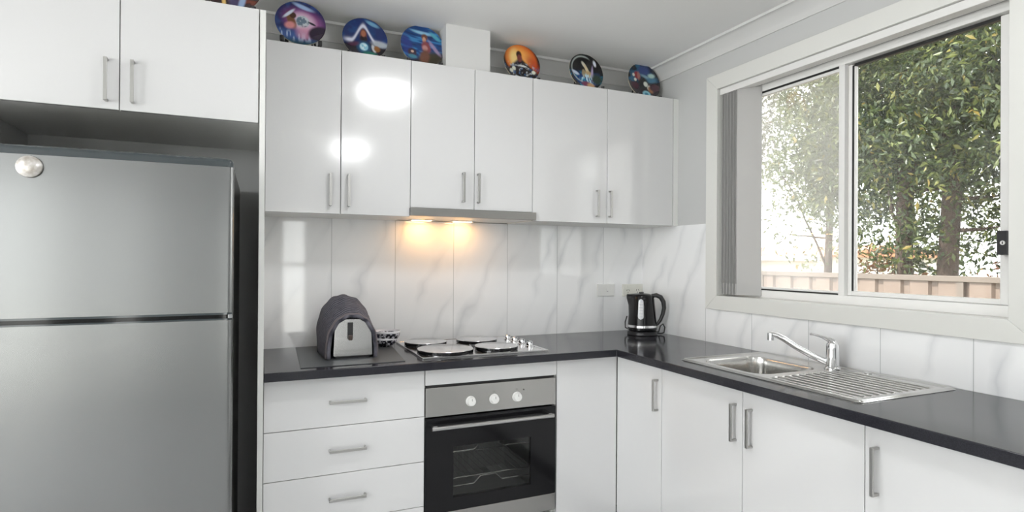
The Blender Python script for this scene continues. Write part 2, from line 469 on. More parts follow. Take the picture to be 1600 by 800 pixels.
vane0, wt0 = slat_pair(-.638, .060, .010)
for k in range(1, 11):
    o = vane0.copy(); COL.objects.link(o); o.location = (.004*(k % 2), -.0096*k, 0)
    w = wt0.copy(); COL.objects.link(w); w.parent = o
slat_pair(-.738, .062, -.090)

# ------------------------------------------------------------------ handles and doors
def bar_handle(axis, p, length, out, w=.011, th=.006, stand=.028):
    """flat bow handle; axis 'z' or 'x' or 'y' is its run, out = outward direction ('-y' or '-x')"""
    mb = MB(); h = length/2; x, y, z = p
    if out == '-y' and axis == 'z':
        mb.box(x-w/2, x+w/2, y-stand, y-stand+th, z-h, z+h)
        for s in (-1, 1):
            e = z+s*h; mb.box(x-w/2+.001, x+w/2-.001, y-stand+th-.001, y, e, e-s*.007)
    elif out == '-y':
        mb.box(x-h, x+h, y-stand, y-stand+th, z-w/2, z+w/2)
        for s in (-1, 1):
            e = x+s*h; mb.box(e, e-s*.007, y-stand+th-.001, y, z-w/2+.001, z+w/2-.001)
    else:
        mb.box(x-stand, x-stand+th, y-w/2, y+w/2, z-h, z+h)
        for s in (-1, 1):
            e = z+s*h; mb.box(x-stand+th-.001, x, y-w/2+.001, y+w/2-.001, e, e-s*.007)
    return mb
G = .0014
def door_y(par, x0, x1, z0, z1, yf, hx=None, hz=None, hl=.136, mat='gloss'):
    d = obj('door', MB().box(x0+G, x1-G, yf, yf+.018, z0, z1), mat, par, bevel=.0012)
    if hx is not None: obj('handle', bar_handle('z', (hx, yf, hz), hl, '-y'), 'nickel', d, bevel=.0012)
    return d
def door_x(par, y0, y1, z0, z1, xf, hy=None, hz=None, hl=.132):
    d = obj('door', MB().box(xf, xf+.018, y0-G, y1+G, z0, z1), 'gloss', par, bevel=.0012)
    if hy is not None: obj('handle', bar_handle('z', (xf, hy, hz), hl, '-x'), 'nickel', d, bevel=.0012)
    return d
def carcass(par, x0, x1, y0, y1, z0, z1, front, top=True, th=.016):
    """open-fronted box of panels; front = 'y' (opens to -y) or 'x' (opens to -x)"""
    mb = MB()
    if front == 'y':
        mb.box(x0, x0+th, y0, y1, z0, z1).box(x1-th, x1, y0, y1, z0, z1)
        mb.box(x0+th, x1-th, y1-.006, y1, z0, z1).box(x0+th, x1-th, y0, y1-.006, z0, z0+th)
        if top: mb.box(x0+th, x1-th, y0, y1-.006, z1-th, z1)
    else:
        mb.box(x0, x1, y0, y0+th, z0, z1).box(x0, x1, y1-th, y1, z0, z1)
        mb.box(x1-.006, x1, y0+th, y1-th, z0, z1).box(x0, x1-.006, y0+th, y1-th, z0, z0+th)
        if top: mb.box(x0, x1-.006, y0+th, y1-th, z1-th, z1)
    return obj('carcass', mb, 'carcass', par)

# ------------------------------------------------------------------ wall cabinets
YU = -.316; ZT = 2.1888; ZB = 1.4978
def wall_cab(x0, xm, x1, zb, h1, h2, hz, label, xc1=None):
    c = thing('wall_cabinet', ((x0+x1)/2, -.15, zb), label, 'cabinet', 'white gloss wall cabinets')
    carcass(c, x0+.0005, (xc1 or x1)-.0005, YU+.0195, -.0065, zb, ZT-.001, 'y')
    door_y(c, x0, xm, zb, ZT, YU, h1, hz); door_y(c, xm, x1, zb, ZT, YU, h2, hz)
    return c
wall_cab(-2.0728, -1.7790, -1.4810, ZB, -1.822, -1.747, 1.597, 'white gloss two-door wall cabinet between the fridge panel and the range hood')
wall_cab(-1.4810, -1.1810, -.8820, 1.5385, -1.238, -1.165, 1.638, 'white gloss two-door wall cabinet directly above the range hood')
c3 = wall_cab(-.8820, -.4570, -.0370, ZB, -.521, -.444, 1.597, 'white gloss wall cabinet with two wide doors in the corner by the window', xc1=-.0005)
obj('end_filler', MB().box(-.034, -.0005, YU, -.297, ZB, ZT), 'edge', c3, bevel=.001)
# cabinet over the fridge
YF = -.600
fc = thing('overhead_cabinet', (-2.51, -.3, 1.79), 'deep white two-door cabinet hung above the fridge', 'cabinet')
carcass(fc, -2.924, -2.0945, YF+.0195, -.001, 1.79, 2.19, 'y')
door_y(fc, -2.924, -2.5105, 1.789, 2.1915, YF, -2.545, 1.881, .138); door_y(fc, -2.5105, -2.0962, 1.789, 2.1915, YF, -2.4725, 1.882, .138)
tag(obj('fridge_end_panel', MB().box(-2.0935, -2.0745, -.606, -.001, 0, 2.1895), 'edge', bevel=.001),
    'tall narrow cream-white end panel standing between the fridge and the drawers', 'panel')

# ------------------------------------------------------------------ base cabinets
YB = -.556; XR = -.5527; ZK = .13; ZD = .8655
dc = thing('drawer_cabinet', (-1.774, -.3, 0), 'white base cabinet of stacked drawers under the toaster', 'cabinet', 'white gloss base cabinets')
carcass(dc, -2.0735, -1.4755, YB+.0195, -.001, ZK, .8665, 'y', top=False)
zz = [ZD, .6731, .4918, .3117, ZK]
for i in range(4):
    d = obj('drawer', MB().box(-2.0735+G, -1.4745-G, YB, YB+.018, zz[i+1]+.0012, zz[i]-.0012), 'gloss', dc, bevel=.0012)
    obj('handle', bar_handle('x', (-1.776, YB, (.7675, .5835, .401, .219)[i]), .138, '-y'), 'nickel', d, bevel=.0012)
obj('kickboard', MB().box(-2.0735, -1.4755, -.50, -.485, 0, ZK), 'kick', dc)
oh = thing('oven_housing', (-1.174, -.3, 0), 'white cabinet housing the built-in oven below the cooktop', 'cabinet', 'white gloss base cabinets')
mb = MB(); mb.box(-1.4735, -1.4595, YB+.02, -.001, 0, .8665).box(-.8865, -.8725, YB+.02, -.001, 0, .8665)
mb.box(-1.4595, -.8865, YB+.02, -.001, .165, .181); obj('carcass', mb, 'carcass', oh)
obj('top_rail', MB().box(-1.4725, -.8735, YB, YB+.018, .797, ZD), 'gloss', oh, bevel=.0012)
obj('bottom_panel', MB().box(-1.4725, -.8735, YB, YB+.018, ZK, .183), 'gloss', oh, bevel=.0012)
cc = thing('corner_cabinet', (-.4, -.4, 0), 'white corner base cabinet with two doors meeting at the inside corner', 'cabinet', 'white gloss base cabinets')
mb = MB(); mb.box(-.8715, -.8555, YB+.0195, -.001, ZK, .8665).box(XR+.0195, -.001, -.882, -.866, ZK, .8665)
mb.box(-.8555, -.002, -.018, -.002, ZK, .8665).box(-.018, -.002, -.866, -.018, ZK, .8665)
obj('carcass', mb, 'carcass', cc)
door_y(cc, -.8715, XR-.0005, ZK, ZD, YB)
door_x(cc, YB-.0015, -.8825, ZK, ZD, XR, -.858, .745)
obj('kickboard', MB().box(-.8715, -.497, -.50, -.485, 0, ZK).box(-.497, -.482, -.8825, -.485, 0, ZK), 'kick', cc)
def run_cab(y0, ym, y1, h1, h2, label):
    c = thing('base_cabinet', (-.28, (y0+y1)/2, 0), label, 'cabinet', 'white gloss base cabinets')
    carcass(c, XR+.0195, -.001, y1+.0005, y0-.0005, ZK, .8665, 'x', top=False)
    door_x(c, y0, ym, ZK, ZD, XR, h1, .745); door_x(c, ym, y1, ZK, ZD, XR, h2, .742)
    obj('kickboard', MB().box(-.497, -.482, y1, y0, 0, ZK), 'kick', c)
    return c
run_cab(-.8830, -1.3205, -1.7600, -1.290, -1.362, 'white two-door base cabinet directly under the sink')
run_cab(-1.7600, -2.197, -2.634, -1.797, -2.23, 'white base cabinet right of the sink cabinet, nearest the camera')

# ------------------------------------------------------------------ worktop
BX, BY = -.589, -.6068
def keep(x, y):
    if not (y > BY or x > BX): return False
    return not (-.455 < x < -.065 and -1.66 < y < -.965)
wt = slab([-2.0728, BX, -.455, -.065, -.0065], [-2.634, -1.66, -.965, BY, -.0065], keep, .8675, .9)
tag(obj('worktop', wt, 'bench', bevel=.0035, seg=3), 'charcoal L-shaped laminate worktop running under the splashback and the window', 'worktop')

# ------------------------------------------------------------------ sink and tap
SX0, SX1, SY0, SY1 = -.494, -.022, -1.705, -.922
def sd(x, y, x0, x1, y0, y1, r):
    cx, cy = (x0+x1)/2, (y0+y1)/2; qx = abs(x-cx)-(x1-x0)/2+r; qy = abs(y-cy)-(y1-y0)/2+r
    return math.hypot(max(qx, 0), max(qy, 0))+min(max(qx, qy), 0)-r
def ss(a, b, x):
    t_ = min(max((x-a)/(b-a), 0), 1); return t_*t_*(3-2*t_)
def sink_z(x, y):
    z = .9075
    d0 = sd(x, y, SX0, SX1, SY0, SY1, .02)
    z -= .0065*ss(-.009, -.0, d0)                      # rolled outer edge
    z -= .0035*ss(-.016, -.026, d0)                    # stepped inside the rim
    db = sd(x, y, -.447, -.140, -1.300, -.990, .062)
    z -= .158*ss(.003, -.013, db)
    if y < -1.335:                                     # drainer with pressed flutes
        dd = sd(x, y, -.462, -.075, -1.672, -1.340, .02)
        f = ss(0, -.014, dd)
        k = (x+.462)/.035; k -= math.floor(k)
        z += f*(-.005+.0065*ss(.15, .45, k)*(1-ss(.60, .90, k)))
    return z
nx, ny = 230, 350
mb = MB().grid(lambda i, j: ((lambda x, y: (x, y, sink_z(x, y)))(SX0+(SX1-SX0)*i/(nx-1), SY0+(SY1-SY0)*j/(ny-1))), nx, ny)
# pull the four corners round
vv = []
for (x, y, z) in mb.v:
    cx = min(max(x, SX0+.02), SX1-.02); cy = min(max(y, SY0+.02), SY1-.02); dx, dy = x-cx, y-cy; L = math.hypot(dx, dy)
    m_ = max(abs(dx), abs(dy))
    if dx and dy and L: x, y = cx+dx/L*m_, cy+dy/L*m_
    vv.append((x, y, z))
mb.v = vv
sk = thing('sink', (-.258, -1.31, .9), 'stainless steel sink with a single bowl and fluted drainer set in the worktop', 'sink')
obj('basin_and_drainer', mb, 'sink', sk, angle=80)
mb = MB().lathe([(.0, .0), (.034, .0), (.036, .003), (.030, .004), (.024, .001), (0, .001)], (-.29, -1.15, .7425), 32, cap=False)
obj('waste', mb, 'chrome', sk)
mb = MB().lathe([(.0, 0), (.012, 0), (.012, .003), (0, .005)], (-.060, -1.43, .904), 20, cap=False)
obj('tap_hole_plug', mb, 'sink', sk)

tp = thing('tap', (-.100, -1.318, .906), 'chrome single-lever mixer tap at the back of the sink', 'tap')
T = Vector((-.100, -1.318, .9046))
mb = MB().lathe([(0, .0), (.029, .0), (.029, .005), (.0235, .009), (.0225, .05), (.022, .075), (.0225, .085), (.021, .095), (.012, .101), (0, .102)], T, 32, cap=False)
obj('body', mb, 'chrome', tp)
tip = Vector((-.240, -1.152, 1.020)); st = Vector((-.104, -1.306, .925))
path = [st, st.lerp(tip, .3)+Vector((0, 0, -.002)), st.lerp(tip, .55)+Vector((0, 0, .002)), st.lerp(tip, .75)+Vector((0, 0, .010)),
        st.lerp(tip, .87)+Vector((0, 0, .011)), st.lerp(tip, .96)+Vector((0, 0, .006)), tip]
sp = obj('spout', MB().tube(path, [.0135, .0128, .012, .0115, .011, .011, .011], 20), 'chrome', tp)
d = (tip-st).normalized()
obj('aerator', MB().cyl(tip+Vector((0, 0, .008))-d*.004, tip+Vector((0, 0, -.020))-d*.004, .0125, 24), 'chrome', sp)
lv = MB().tube([T+Vector((0, -.010, .097)), T+Vector((-.002, .004, .106)), T+Vector((-.006, .040, .116)), T+Vector((-.010, .072, .121)), T+Vector((-.012, .086, .122))],
               [.012, .011, .0055, .0042, .0052], 16)
obj('lever', lv, 'chrome', tp)

# ------------------------------------------------------------------ cooktop and hotplate covers
hb = thing('cooktop', (-1.19, -.28, .9), 'stainless steel four-plate electric cooktop set in the worktop', 'cooktop')
HX0, HX1, HY0, HY1 = -1.478, -.902, -.532, -.035
mb = MB()
mb.box(HX0, HX1, HY0, HY1, .9, .9055)
frame = [(HX0, HY0), (HX1, HY0), (HX1, HY1), (HX0, HY1)]
mb.box(HX0, HX1, HY0, HY0+.012, .9055, .9075).box(HX0, HX1, HY1-.012, HY1, .9055, .9075)
mb.box(HX0, HX0+.012, HY0+.012, HY1-.012, .9055, .9075).box(HX1-.012, HX1, HY0+.012, HY1-.012, .9055, .9075)
obj('hob_tray', mb, 'steelb', hb, bevel=.0015)
covers = [(-1.349, -.425, .121, 'front left', 0), (-1.371, -.182, .098, 'rear left', 0), (-1.119, -.190, .098, 'rear right', 0), (-1.111, -.425, .097, 'front right', 0)]
for (x, y, r, nm, lift) in covers:
    mb = MB().lathe([(0, .9056), (r*.86, .9056), (r*.9, .9062), (r*.9, .9085), (r*.84, .911), (0, .911)], (x, y, 0), 48, cap=False)
    obj('hotplate', mb, 'black', hb)
for k in range(4):
    y = -.155-.082*k; x = -.938+.002*k
    mb = MB().lathe([(0, 0), (.021, 0), (.021, .004), (.0165, .006), (.015, .020), (.013, .022), (0, .022)], (x, y, .9056), 24, cap=False)
    mb.box(x-.004, x+.004, y-.016, y+.016, .9225, .931)
    obj('control_knob', mb, 'chrome', hb)
for (x, y, r, nm, lift) in covers:
    z0 = .9077
    mb = MB().lathe([(0, .0172), (r-.004, .0172), (r-.001, .0164), (r, .0148), (r, .0), (r-.0015, 0), (r-.0015, .0140), (r-.006, .0157), (0, .0157)], (x, y, z0), 64, cap=False)
    c = thing('hotplate_cover', (x, y, z0), {'front left': 'large round stainless hotplate cover at the front left of the cooktop', 'rear left': 'round stainless hotplate cover at the rear left of the cooktop, beside the patterned bowls',
        'rear right': 'round stainless hotplate cover at the rear right of the cooktop, nearest the splashback', 'front right': 'round stainless hotplate cover at the front right of the cooktop beside the knobs'}[nm], 'hotplate cover', 'covers on the cooktop')
    obj('disc', mb, 'steelb', c, angle=30)
    mb = MB().lathe([(r+.0002, .0006), (r+.0008, .0012), (r+.0008, .0138), (r+.0002, .0146)], (x, y, z0), 64, cap=False)
    obj('rim_band', mb, 'blackg', c)

# ------------------------------------------------------------------ oven
ov = thing('oven', (-1.174, -.3, .19), 'built-in stainless and black glass oven below the cooktop', 'oven')
OX0, OX1 = -1.471, -.8785
M['print'] = pmat('dark printed marks', (.03, .03, .03), .5)
fa = obj('control_panel', MB().box(OX0, OX1, YB-.002, YB+.02, .668, .7865), 'ovsteel', ov, bevel=.0015)
for x in (-1.279, -1.174, -1.068):
    mb = MB().lathe([(0, 0), (.0215, 0), (.0215, .003), (.0185, .005), (.0175, .018), (.0155, .021), (0, .022)], (0, 0, 0), 32, cap=False)
    mb.xf(Matrix.Translation((x, YB-.002, .7185)) @ Matrix.Rotation(PI/2, 4, 'X'))
    k = obj('knob', mb, 'whitep', fa)
    obj('pointer', MB().box(x-.0008, x+.0008, YB-.0245, YB-.0235, .722, .732), 'print', k)
obj('indicator_lamp', MB().cyl((-1.035, YB-.0015, .746), (-1.035, YB-.0035, .746), .0028, 16), 'print', fa)
for x in (-1.174, -1.068):       # small printed symbols over two knobs
    mb = MB(); mb.box(x-.004, x+.004, YB-.0023, YB-.0019, .7470, .7475).box(x-.004, x+.004, YB-.0023, YB-.0019, .7515, .752)
    mb.box(x-.004, x-.0035, YB-.0023, YB-.0019, .7475, .7515).box(x+.0035, x+.004, YB-.0023, YB-.0019, .7475, .7515)
    obj('printed_symbol', mb, 'print', fa)
obj('vent_gap', MB().box(OX0+.004, OX1-.004, YB+.006, YB+.02, .787, .7955), 'black', ov)
# door: black glass with a viewing window
WX0, WX1, WZa, WZb = -1.353, -.999, .329, .538
dd = obj('door', MB().box(OX0, WX0, YB-.004, YB+.02, .276, .662).box(WX1, OX1, YB-.004, YB+.02, .276, .662)
         .box(WX0, WX1, YB-.004, YB+.02, .276, WZa).box(WX0, WX1, YB-.004, YB+.02, WZb, .662), 'blackg', ov)
obj('viewing_glass', MB().box(WX0, WX1, YB-.0035, YB+.004, WZa, WZb), 'ovglass', dd)
hd = MB().cyl((-1.455, YB-.046, .6315), (-.910, YB-.046, .6315), .0085, 20)
hp = obj('door_handle', hd, 'steel', dd)
for x in (-1.442, -.925): obj('handle_post', MB().box(x-.009, x+.009, YB-.046, YB-.004, .626, .642), 'steel', hp, bevel=.002)
obj('base_strip', MB().box(OX0, OX1, YB-.002, YB+.02, .2, .2735), 'ovsteel', ov, bevel=.0015)
# cavity and racks behind the glass
mb = MB(); a, b, c_, d_ = -1.41, -.945, .27, .60
mb.box(a-.01, a, YB+.02, -.12, c_, d_).box(b, b+.01, YB+.02, -.12, c_, d_).box(a, b, -.13, -.12, c_, d_)
mb.box(a, b, YB+.02, -.12, c_-.01, c_).box(a, b, YB+.02, -.12, d_, d_+.01)
for k in range(16):
    x = a+.02+k*.028; mb.box(x, x+.012, -.1345, -.13, c_+.02, d_-.02)
cv = obj('cavity', mb, 'cavity', ov)
def rack(z, nm):
    mb = MB(); yf = -.50; yb = -.16; x0, x1 = a+.004, b-.004; xm = -1.176
    front = [(x0, yf, z-.022), (xm-.065, yf, z-.022), (xm-.035, yf, z+.006), (xm+.035, yf, z+.006), (xm+.065, yf, z-.022), (x1, yf, z-.022)]
    mb.tube(front, .003, 8); mb.tube([(x0, yf+.03, z), (x1, yf+.03, z)], .003, 8); mb.tube([(x0, yb, z), (x1, yb, z)], .003, 8)
    for k in range(15):
        x = x0+.016+k*(x1-x0-.032)/14; mb.tube([(x, yf+.03, z), (x, yb, z)], .0015, 6)
    mb.tube([(x0, yf, z-.022), (x0, yf+.03, z), (x0, yb, z)], .003, 8); mb.tube([(x1, yf, z-.022), (x1, yf+.03, z), (x1, yb, z)], .003, 8)
    return obj('wire_rack', mb, 'wirem', ov)
rack(.518, 'u'); rack(.372, 'l')
obj('cavity_lamp', MB().lathe([(0, 0), (.02, 0), (.02, .01), (0, .016)], (-1.17, -.2, .585), 16, cap=False), 'whitep', cv)

# ------------------------------------------------------------------ range hood
rh = thing('range_hood', (-1.18, -.16, 1.5), 'slide-out stainless range hood with lit lamps under the middle wall cabinet', 'range hood')
obj('front_fascia', MB().box(-1.483, -.868, YU-.016, YU+.006, 1.5005, 1.5365), 'hoodsteel', rh, bevel=.0015)
obj('end_cap', MB().box(-1.4845, -1.4825, YU-.012, YU+.006, 1.502, 1.535), 'blackm', rh)
mb = MB(); mb.box(-1.479, -.884, YU+.007, -.012, 1.502, 1.5375)
obj('hood_body', mb, 'whitep', rh)
for x in (-1.365, -1.155):
    mb = MB().box(x-.06, x+.06, -.095, -.045, 1.4975, 1.5015)
    lh = obj('lamp_housing', mb, 'whitep', rh)
    obj('lamp_lens', MB().box(x-.045, x+.045, -.086, -.054, 1.4962, 1.4976), 'hoodlamp', lh)

# ------------------------------------------------------------------ fridge
fr = thing('fridge', (-2.52, -.43, 0), 'stainless two-door fridge with the freezer on top and dark grey sides', 'fridge')
FX0, FX1, FYF = -2.868, -2.166, -.800
def plan(x0, x1, yf, yb, r, bow, n=6, m=16):
    """door outline seen from above: bowed front, rounded front corners"""
    p = [(x1, yb), (x0, yb)]; yc = yf+bow
    for k in range(n+1):
        a_ = PI+k/n*PI/2; p.append((x0+r+r*math.cos(a_), yc+r+r*math.sin(a_)))
    for k in range(1, m):
        u = k/m; p.append((x0+r+(x1-x0-2*r)*u, yc-bow*math.sin(u*PI)))
    for k in range(n+1):
        a_ = 1.5*PI+k/n*PI/2; p.append((x1-r+r*math.cos(a_), yc+r+r*math.sin(a_)))
    return p
DP = plan(FX0, FX1, FYF, -.752, .016, .006)
fzd = obj('freezer_door', MB().prism(DP, 'z', 1.137, 1.5985), 'fridge', fr, angle=28)
fzl = obj('fridge_door', MB().prism(DP, 'z', .09, 1.1135), 'fridge', fr, angle=28)
obj('door_gap_grip', MB().prism(plan(FX0+.004, FX1-.006, FYF+.010, -.752, .014, .006), 'z', 1.1125, 1.138), 'blackg', fr, angle=28)
obj('grip_lip', MB().prism(plan(FX0+.002, FX1-.002, FYF+.001, -.752, .015, .006), 'z', 1.1305, 1.1375), 'cap', fzd, angle=28)
obj('grip_lip', MB().prism(plan(FX0+.002, FX1-.002, FYF+.001, -.752, .015, .006), 'z', 1.1135, 1.1185), 'cap', fzl, angle=28)
obj('hinge', MB().box(-2.180, -2.166, -.795, -.772, 1.119, 1.131), 'bracket', fr, bevel=.002)
# top cap with rounded shoulders
mb = MB(); P = plan(FX0, FX1, FYF-.002, -.70, .016, .006); n = len(P); prof = [(0, 1.5985), (0, 1.612), (.002, 1.6185), (.007, 1.6235), (.014, 1.626)]
v = []; cxm = (FX0+FX1)/2
for ins, z in prof:
    for (x, y) in P:
        sx = (FX1-FX0-2*ins)/(FX1-FX0); yy = y+ins*(1 if y < -.73 else 0); v.append((cxm+(x-cxm)*sx, yy, z))
f = [(k*n+i, k*n+(i+1) % n, (k+1)*n+(i+1) % n, (k+1)*n+i) for k in range(len(prof)-1) for i in range(n)]
f += [tuple(range(n))[::-1], tuple((len(prof)-1)*n+i for i in range(n))]
f = [q[::-1] for q in f]
mb.add(v, [q[::-1] for q in f]); obj('door_cap', mb, 'cap', fzd, angle=45)
obj('cabinet_body', MB().box(-2.862, -2.170, -.748, -.06, .03, 1.612), 'fside', fr, bevel=.006, seg=3)
for x in (-2.82, -2.21):
    for y in (-.70, -.12): obj('foot', MB().cyl((x, y, 0), (x, y, .031), .018, 16), 'blackm', fr)
obj('toe_grille', MB().box(-2.85, -2.18, -.77, -.75, .03, .085), 'blackm', fr)
mb = MB().lathe([(0, .0), (.028, .0), (.031, .003), (.030, .008), (.022, .013), (.010, .0155), (0, .016)], (0, 0, 0), 36, cap=False)
mb.xf(Matrix.Translation((-2.683, FYF+.0005, 1.5635)) @ Matrix.Rotation(PI/2, 4, 'X'))
tag(obj('magnet', mb, 'magnet', origin=(-2.683, FYF, 1.5635)), 'small round silver magnet stuck high on the freezer door', 'magnet')

# ------------------------------------------------------------------ mat, toaster and its cover, bowls
mb = MB(); mb.prism([(-1.947, -.553), (-1.553, -.549), (-1.512, -.018), (-1.936, -.018)], 'z', .9002, .9028)
tag(obj('bench_mat', mb, 'mat', bevel=.0008), 'dark grey rectangular mat lying under the toaster', 'mat')
TZ = .9038
to = thing('toaster', (-1.737, -.28, TZ), 'brushed steel toaster peeking out from under a charcoal cloth cover', 'toaster')
def tsec(y, s):
    w0, w1, h = .0790*s, .073*s, .152
    p = []
    for k in range(9): p.append((-1.737+w1-.03+.03*math.cos(k/8*PI/2), TZ+.008+h-.03+.03*math.sin(k/8*PI/2)))
    for k in range(9): p.append((-1.737-w1+.03-.03*math.sin(k/8*PI/2), TZ+.008+h-.03+.03*math.cos(k/8*PI/2)))
    p += [(-1.737-w0, TZ+.012), (-1.737-w0+.004, TZ+.008), (-1.737+w0-.004, TZ+.008), (-1.737+w0, TZ+.012)]
    return p
mb = MB(); mb.prism(tsec(0, 1), 'y', -.415, -.135); tb = obj('body', mb, 'steel', to, bevel=.005, seg=3)
mb = MB(); mb.box(-1.805, -1.669, -.408, -.142, TZ, TZ+.010); obj('base', mb, 'blackm', to)
obj('lever_slot', MB().box(-1.7600, -1.7385, -.4165, -.414, .985, 1.050), 'blackm', to)
M['lever'] = pmat('dark brown plastic', (.055, .035, .028), .35)
obj('lever', MB().box(-1.7575, -1.741, -.430, -.4165, .978, 1.000), 'lever', to, bevel=.004)
# cloth cover: arched sections along the toaster, closed at the back
rnd = random.Random(4)
def cov(i, j, grow=0.):
    u = i/47; v_ = j/63
    y = -.424+.318*u
    w = .1015+.019*math.sin(min(u*1.35, 1)*PI/2)-.012*ss(.75, 1, u)
    h = .176+.066*ss(.02, .62, u)-.055*ss(.78, 1.0, u)
    th = PI*v_                                 # 0 = right foot, PI = left foot
    c, s_ = math.cos(th), math.sin(th)
    e = .98
    x = w*math.copysign(abs(c)**e, c); z = h*abs(s_)**.80
    low = 1-ss(0, .05, z)
    x *= 1-.035*(1-ss(0, .12, z))              # tucked in at the foot
    x += -.010*ss(.2, .9, u)*ss(0, .2, z)
    fold = .0022*math.sin(u*23+3*v_)*math.sin(v_*PI)+.0011*math.sin(v_*47+u*5)*ss(0, .05, z)
    k = 1+fold/.12+grow
    return (-1.741+x*k, y+.010*math.sin(v_*9+1)*(1-u)*s_, TZ+.0005+z*k)
tc = thing('toaster_cover', (-1.741, -.27, TZ), 'ribbed charcoal cloth cover draped over the toaster', 'cover')
outer = [[cov(i, j) for j in range(64)] for i in range(48)]
mb = MB(); mb.grid(lambda i, j: outer[i][j], 48, 64)
ctr = (-1.745, -.098, TZ+.09); o_ = len(mb.v); rim = [47*64+j for j in range(64)]
mid = [tuple(Vector(outer[47][j])*.45+Vector(ctr)*.55+Vector((0, .012*0, 0))) for j in range(64)]
mb.v += mid+[(ctr[0], -.095, ctr[2])]
for j in range(63):
    mb.f.append((rim[j], o_+j, o_+j+1, rim[j+1])); mb.f.append((o_+j, o_+64, o_+j+1))
co = obj('draped_cloth', mb, 'cloth', tc, angle=80)
sm = co.modifiers.new('thick', 'SOLIDIFY'); sm.thickness = .013; sm.offset = -1
mb = MB()
def hemf(i, j):
    a_ = 2*PI*i/10; k = 2.2*(1+j*.0); p = Vector(cov(3.2, j)); q = Vector((-1.741, p.y, TZ+.06)); n_ = (p-q); n_.y = 0; n_.normalize()
    p.z = max(p.z, TZ+.0045)
    return tuple(p+n_*(.0035*1.25*math.cos(a_)+.0015)+Vector((0, .014*math.sin(a_), 0)))
mb.grid(hemf, 10, 64, closed_u=True)
obj('hem', mb, 'hem', co, angle=80)

def bowl_mb(r, h, t_=.004):
    out_ = [(0, 0), (r*.45, 0), (r*.47, .004)]+[(r*(.47+.53*math.sin(k/8*PI/2)), .004+(h-.004)*(1-math.cos(k/8*PI/2))) for k in range(1, 9)]
    inn = [(max(rr-t_, 0), min(z+t_, h-.0005)) for rr, z in out_[3:]][::-1]+[(0, t_+.003)]
    return out_+[(r-.001, h+.001)]+inn
for k, (x, y, z, r, h, lab) in enumerate([(-1.552, -.135, .9035, .056, .040, 'black and white patterned bowl at the bottom of the stack behind the toaster'),
                                          (-1.546, -.135, .924, .064, .050, 'black and white patterned bowl on top of the stack behind the toaster')]):
    b = thing('bowl', (x, y, z), lab, 'bowl', 'stacked patterned bowls')
    obj('bowl_body', MB().lathe(bowl_mb(r, h), (x, y, z), 48, cap=False), 'bowlp', b, angle=60)
    mb = MB().lathe([(r-.006, h-.008), (r+.0006, h-.008), (r+.0012, h-.003), (r, h+.0015), (r-.004, h+.0015), (r-.006, h-.008)], (x, y, z), 48, cap=False)
    obj('rim', mb, 'bowlw', b, angle=60)

# ------------------------------------------------------------------ kettle
KX, KY = -.152, -.205
kt = thing('kettle', (KX, KY, .9), 'glossy black electric kettle with a water gauge standing in the corner', 'kettle')
ka = math.atan2(-.595, .80)                         # handle side, across the line of sight
KM = Matrix.Translation((KX, KY, .9)) @ Matrix.Rotation(ka, 4, 'Z')
obj('power_base', MB().lathe([(0, 0), (.078, 0), (.081, .004), (.080, .016), (.074, .021), (0, .021)], (0, 0, 0), 48, cap=False).xf(KM), 'blackm', kt)
prof = [(0, .024), (.072, .024), (.0785, .028), (.0795, .040), (.0775, .060), (.0735, .11), (.0685, .16), (.0645, .195), (.062, .212), (.058, .2185), (.035, .226), (0, .229)]
mb = MB().lathe(prof, (0, 0, 0), 64, cap=False)
vv = []
for (x, y, z) in mb.v:                               # pull out the pouring lip on the side away from the handle
    a_ = math.atan2(y, -x); k = math.exp(-(a_/.42)**2)*ss(.13, .215, z)*(math.hypot(x, y) > .05)
    vv.append((x-.024*k, y, z+.004*k))
mb.v = vv
kb = obj('body', mb.xf(KM), 'blackg', kt, angle=50)
mb = MB().lathe([(.0790, .0415), (.0803, .043), (.0797, .0535), (.0783, .055)], (0, 0, 0), 64, cap=False); obj('chrome_band', mb.xf(KM), 'chrome', kt)
mb = MB(); nseg = 14                                 # water gauge on the camera-facing side
def gz(i, j):
    s_ = j/nseg; z = .088+.112*s_; hw = .20*math.sqrt(max(0, 1-(max(0, abs(s_-.5)-.36)/.14)**2))+.001
    a_ = -PI/2-.10+hw*(i/8*2-1); r = .0775+(.0645-.0775)*(z-.06)/.135+.0012
    r = np.interp(z, [.06, .11, .16, .195, .212], [.0775, .0735, .0685, .0645, .062])+.0012
    return (r*math.cos(a_), r*math.sin(a_), z)
mb.grid(gz, 9, nseg+1); obj('water_gauge', mb.xf(KM), 'gauge', kt, angle=60)
mb = MB()
for k in range(5):
    z = .112+.016*k; r = np.interp(z, [.06, .11, .16, .195], [.0775, .0735, .0685, .0645])+.0022
    for a_ in (-PI/2-.16, -PI/2-.02):
        mb.box(r*math.cos(a_)-.004, r*math.cos(a_)+.004, r*math.sin(a_)-.0006, r*math.sin(a_)+.0006, z, z+.003)
obj('gauge_marks', mb.xf(KM), 'whitep', kt)
hpath = [(.050, 0, .214), (.075, 0, .218), (.098, 0, .208), (.113, 0, .183), (.117, 0, .150), (.110, 0, .115), (.097, 0, .082), (.083, 0, .062), (.074, 0, .056)]
mb = MB().tube(hpath, [.011, .0125, .013, .0125, .0115, .0105, .0095, .009, .008], 16)
mb.v = [(x, y*1.35, z) for x, y, z in mb.v]
obj('handle', mb.xf(KM), 'blackm', kt)
mb = MB().lathe([(0, .2285), (.014, .2285), (.012, .2345), (0, .236)], (-.005, 0, 0), 24, cap=False); obj('lid_button', mb.xf(KM), 'blackm', kt)
mb = MB()
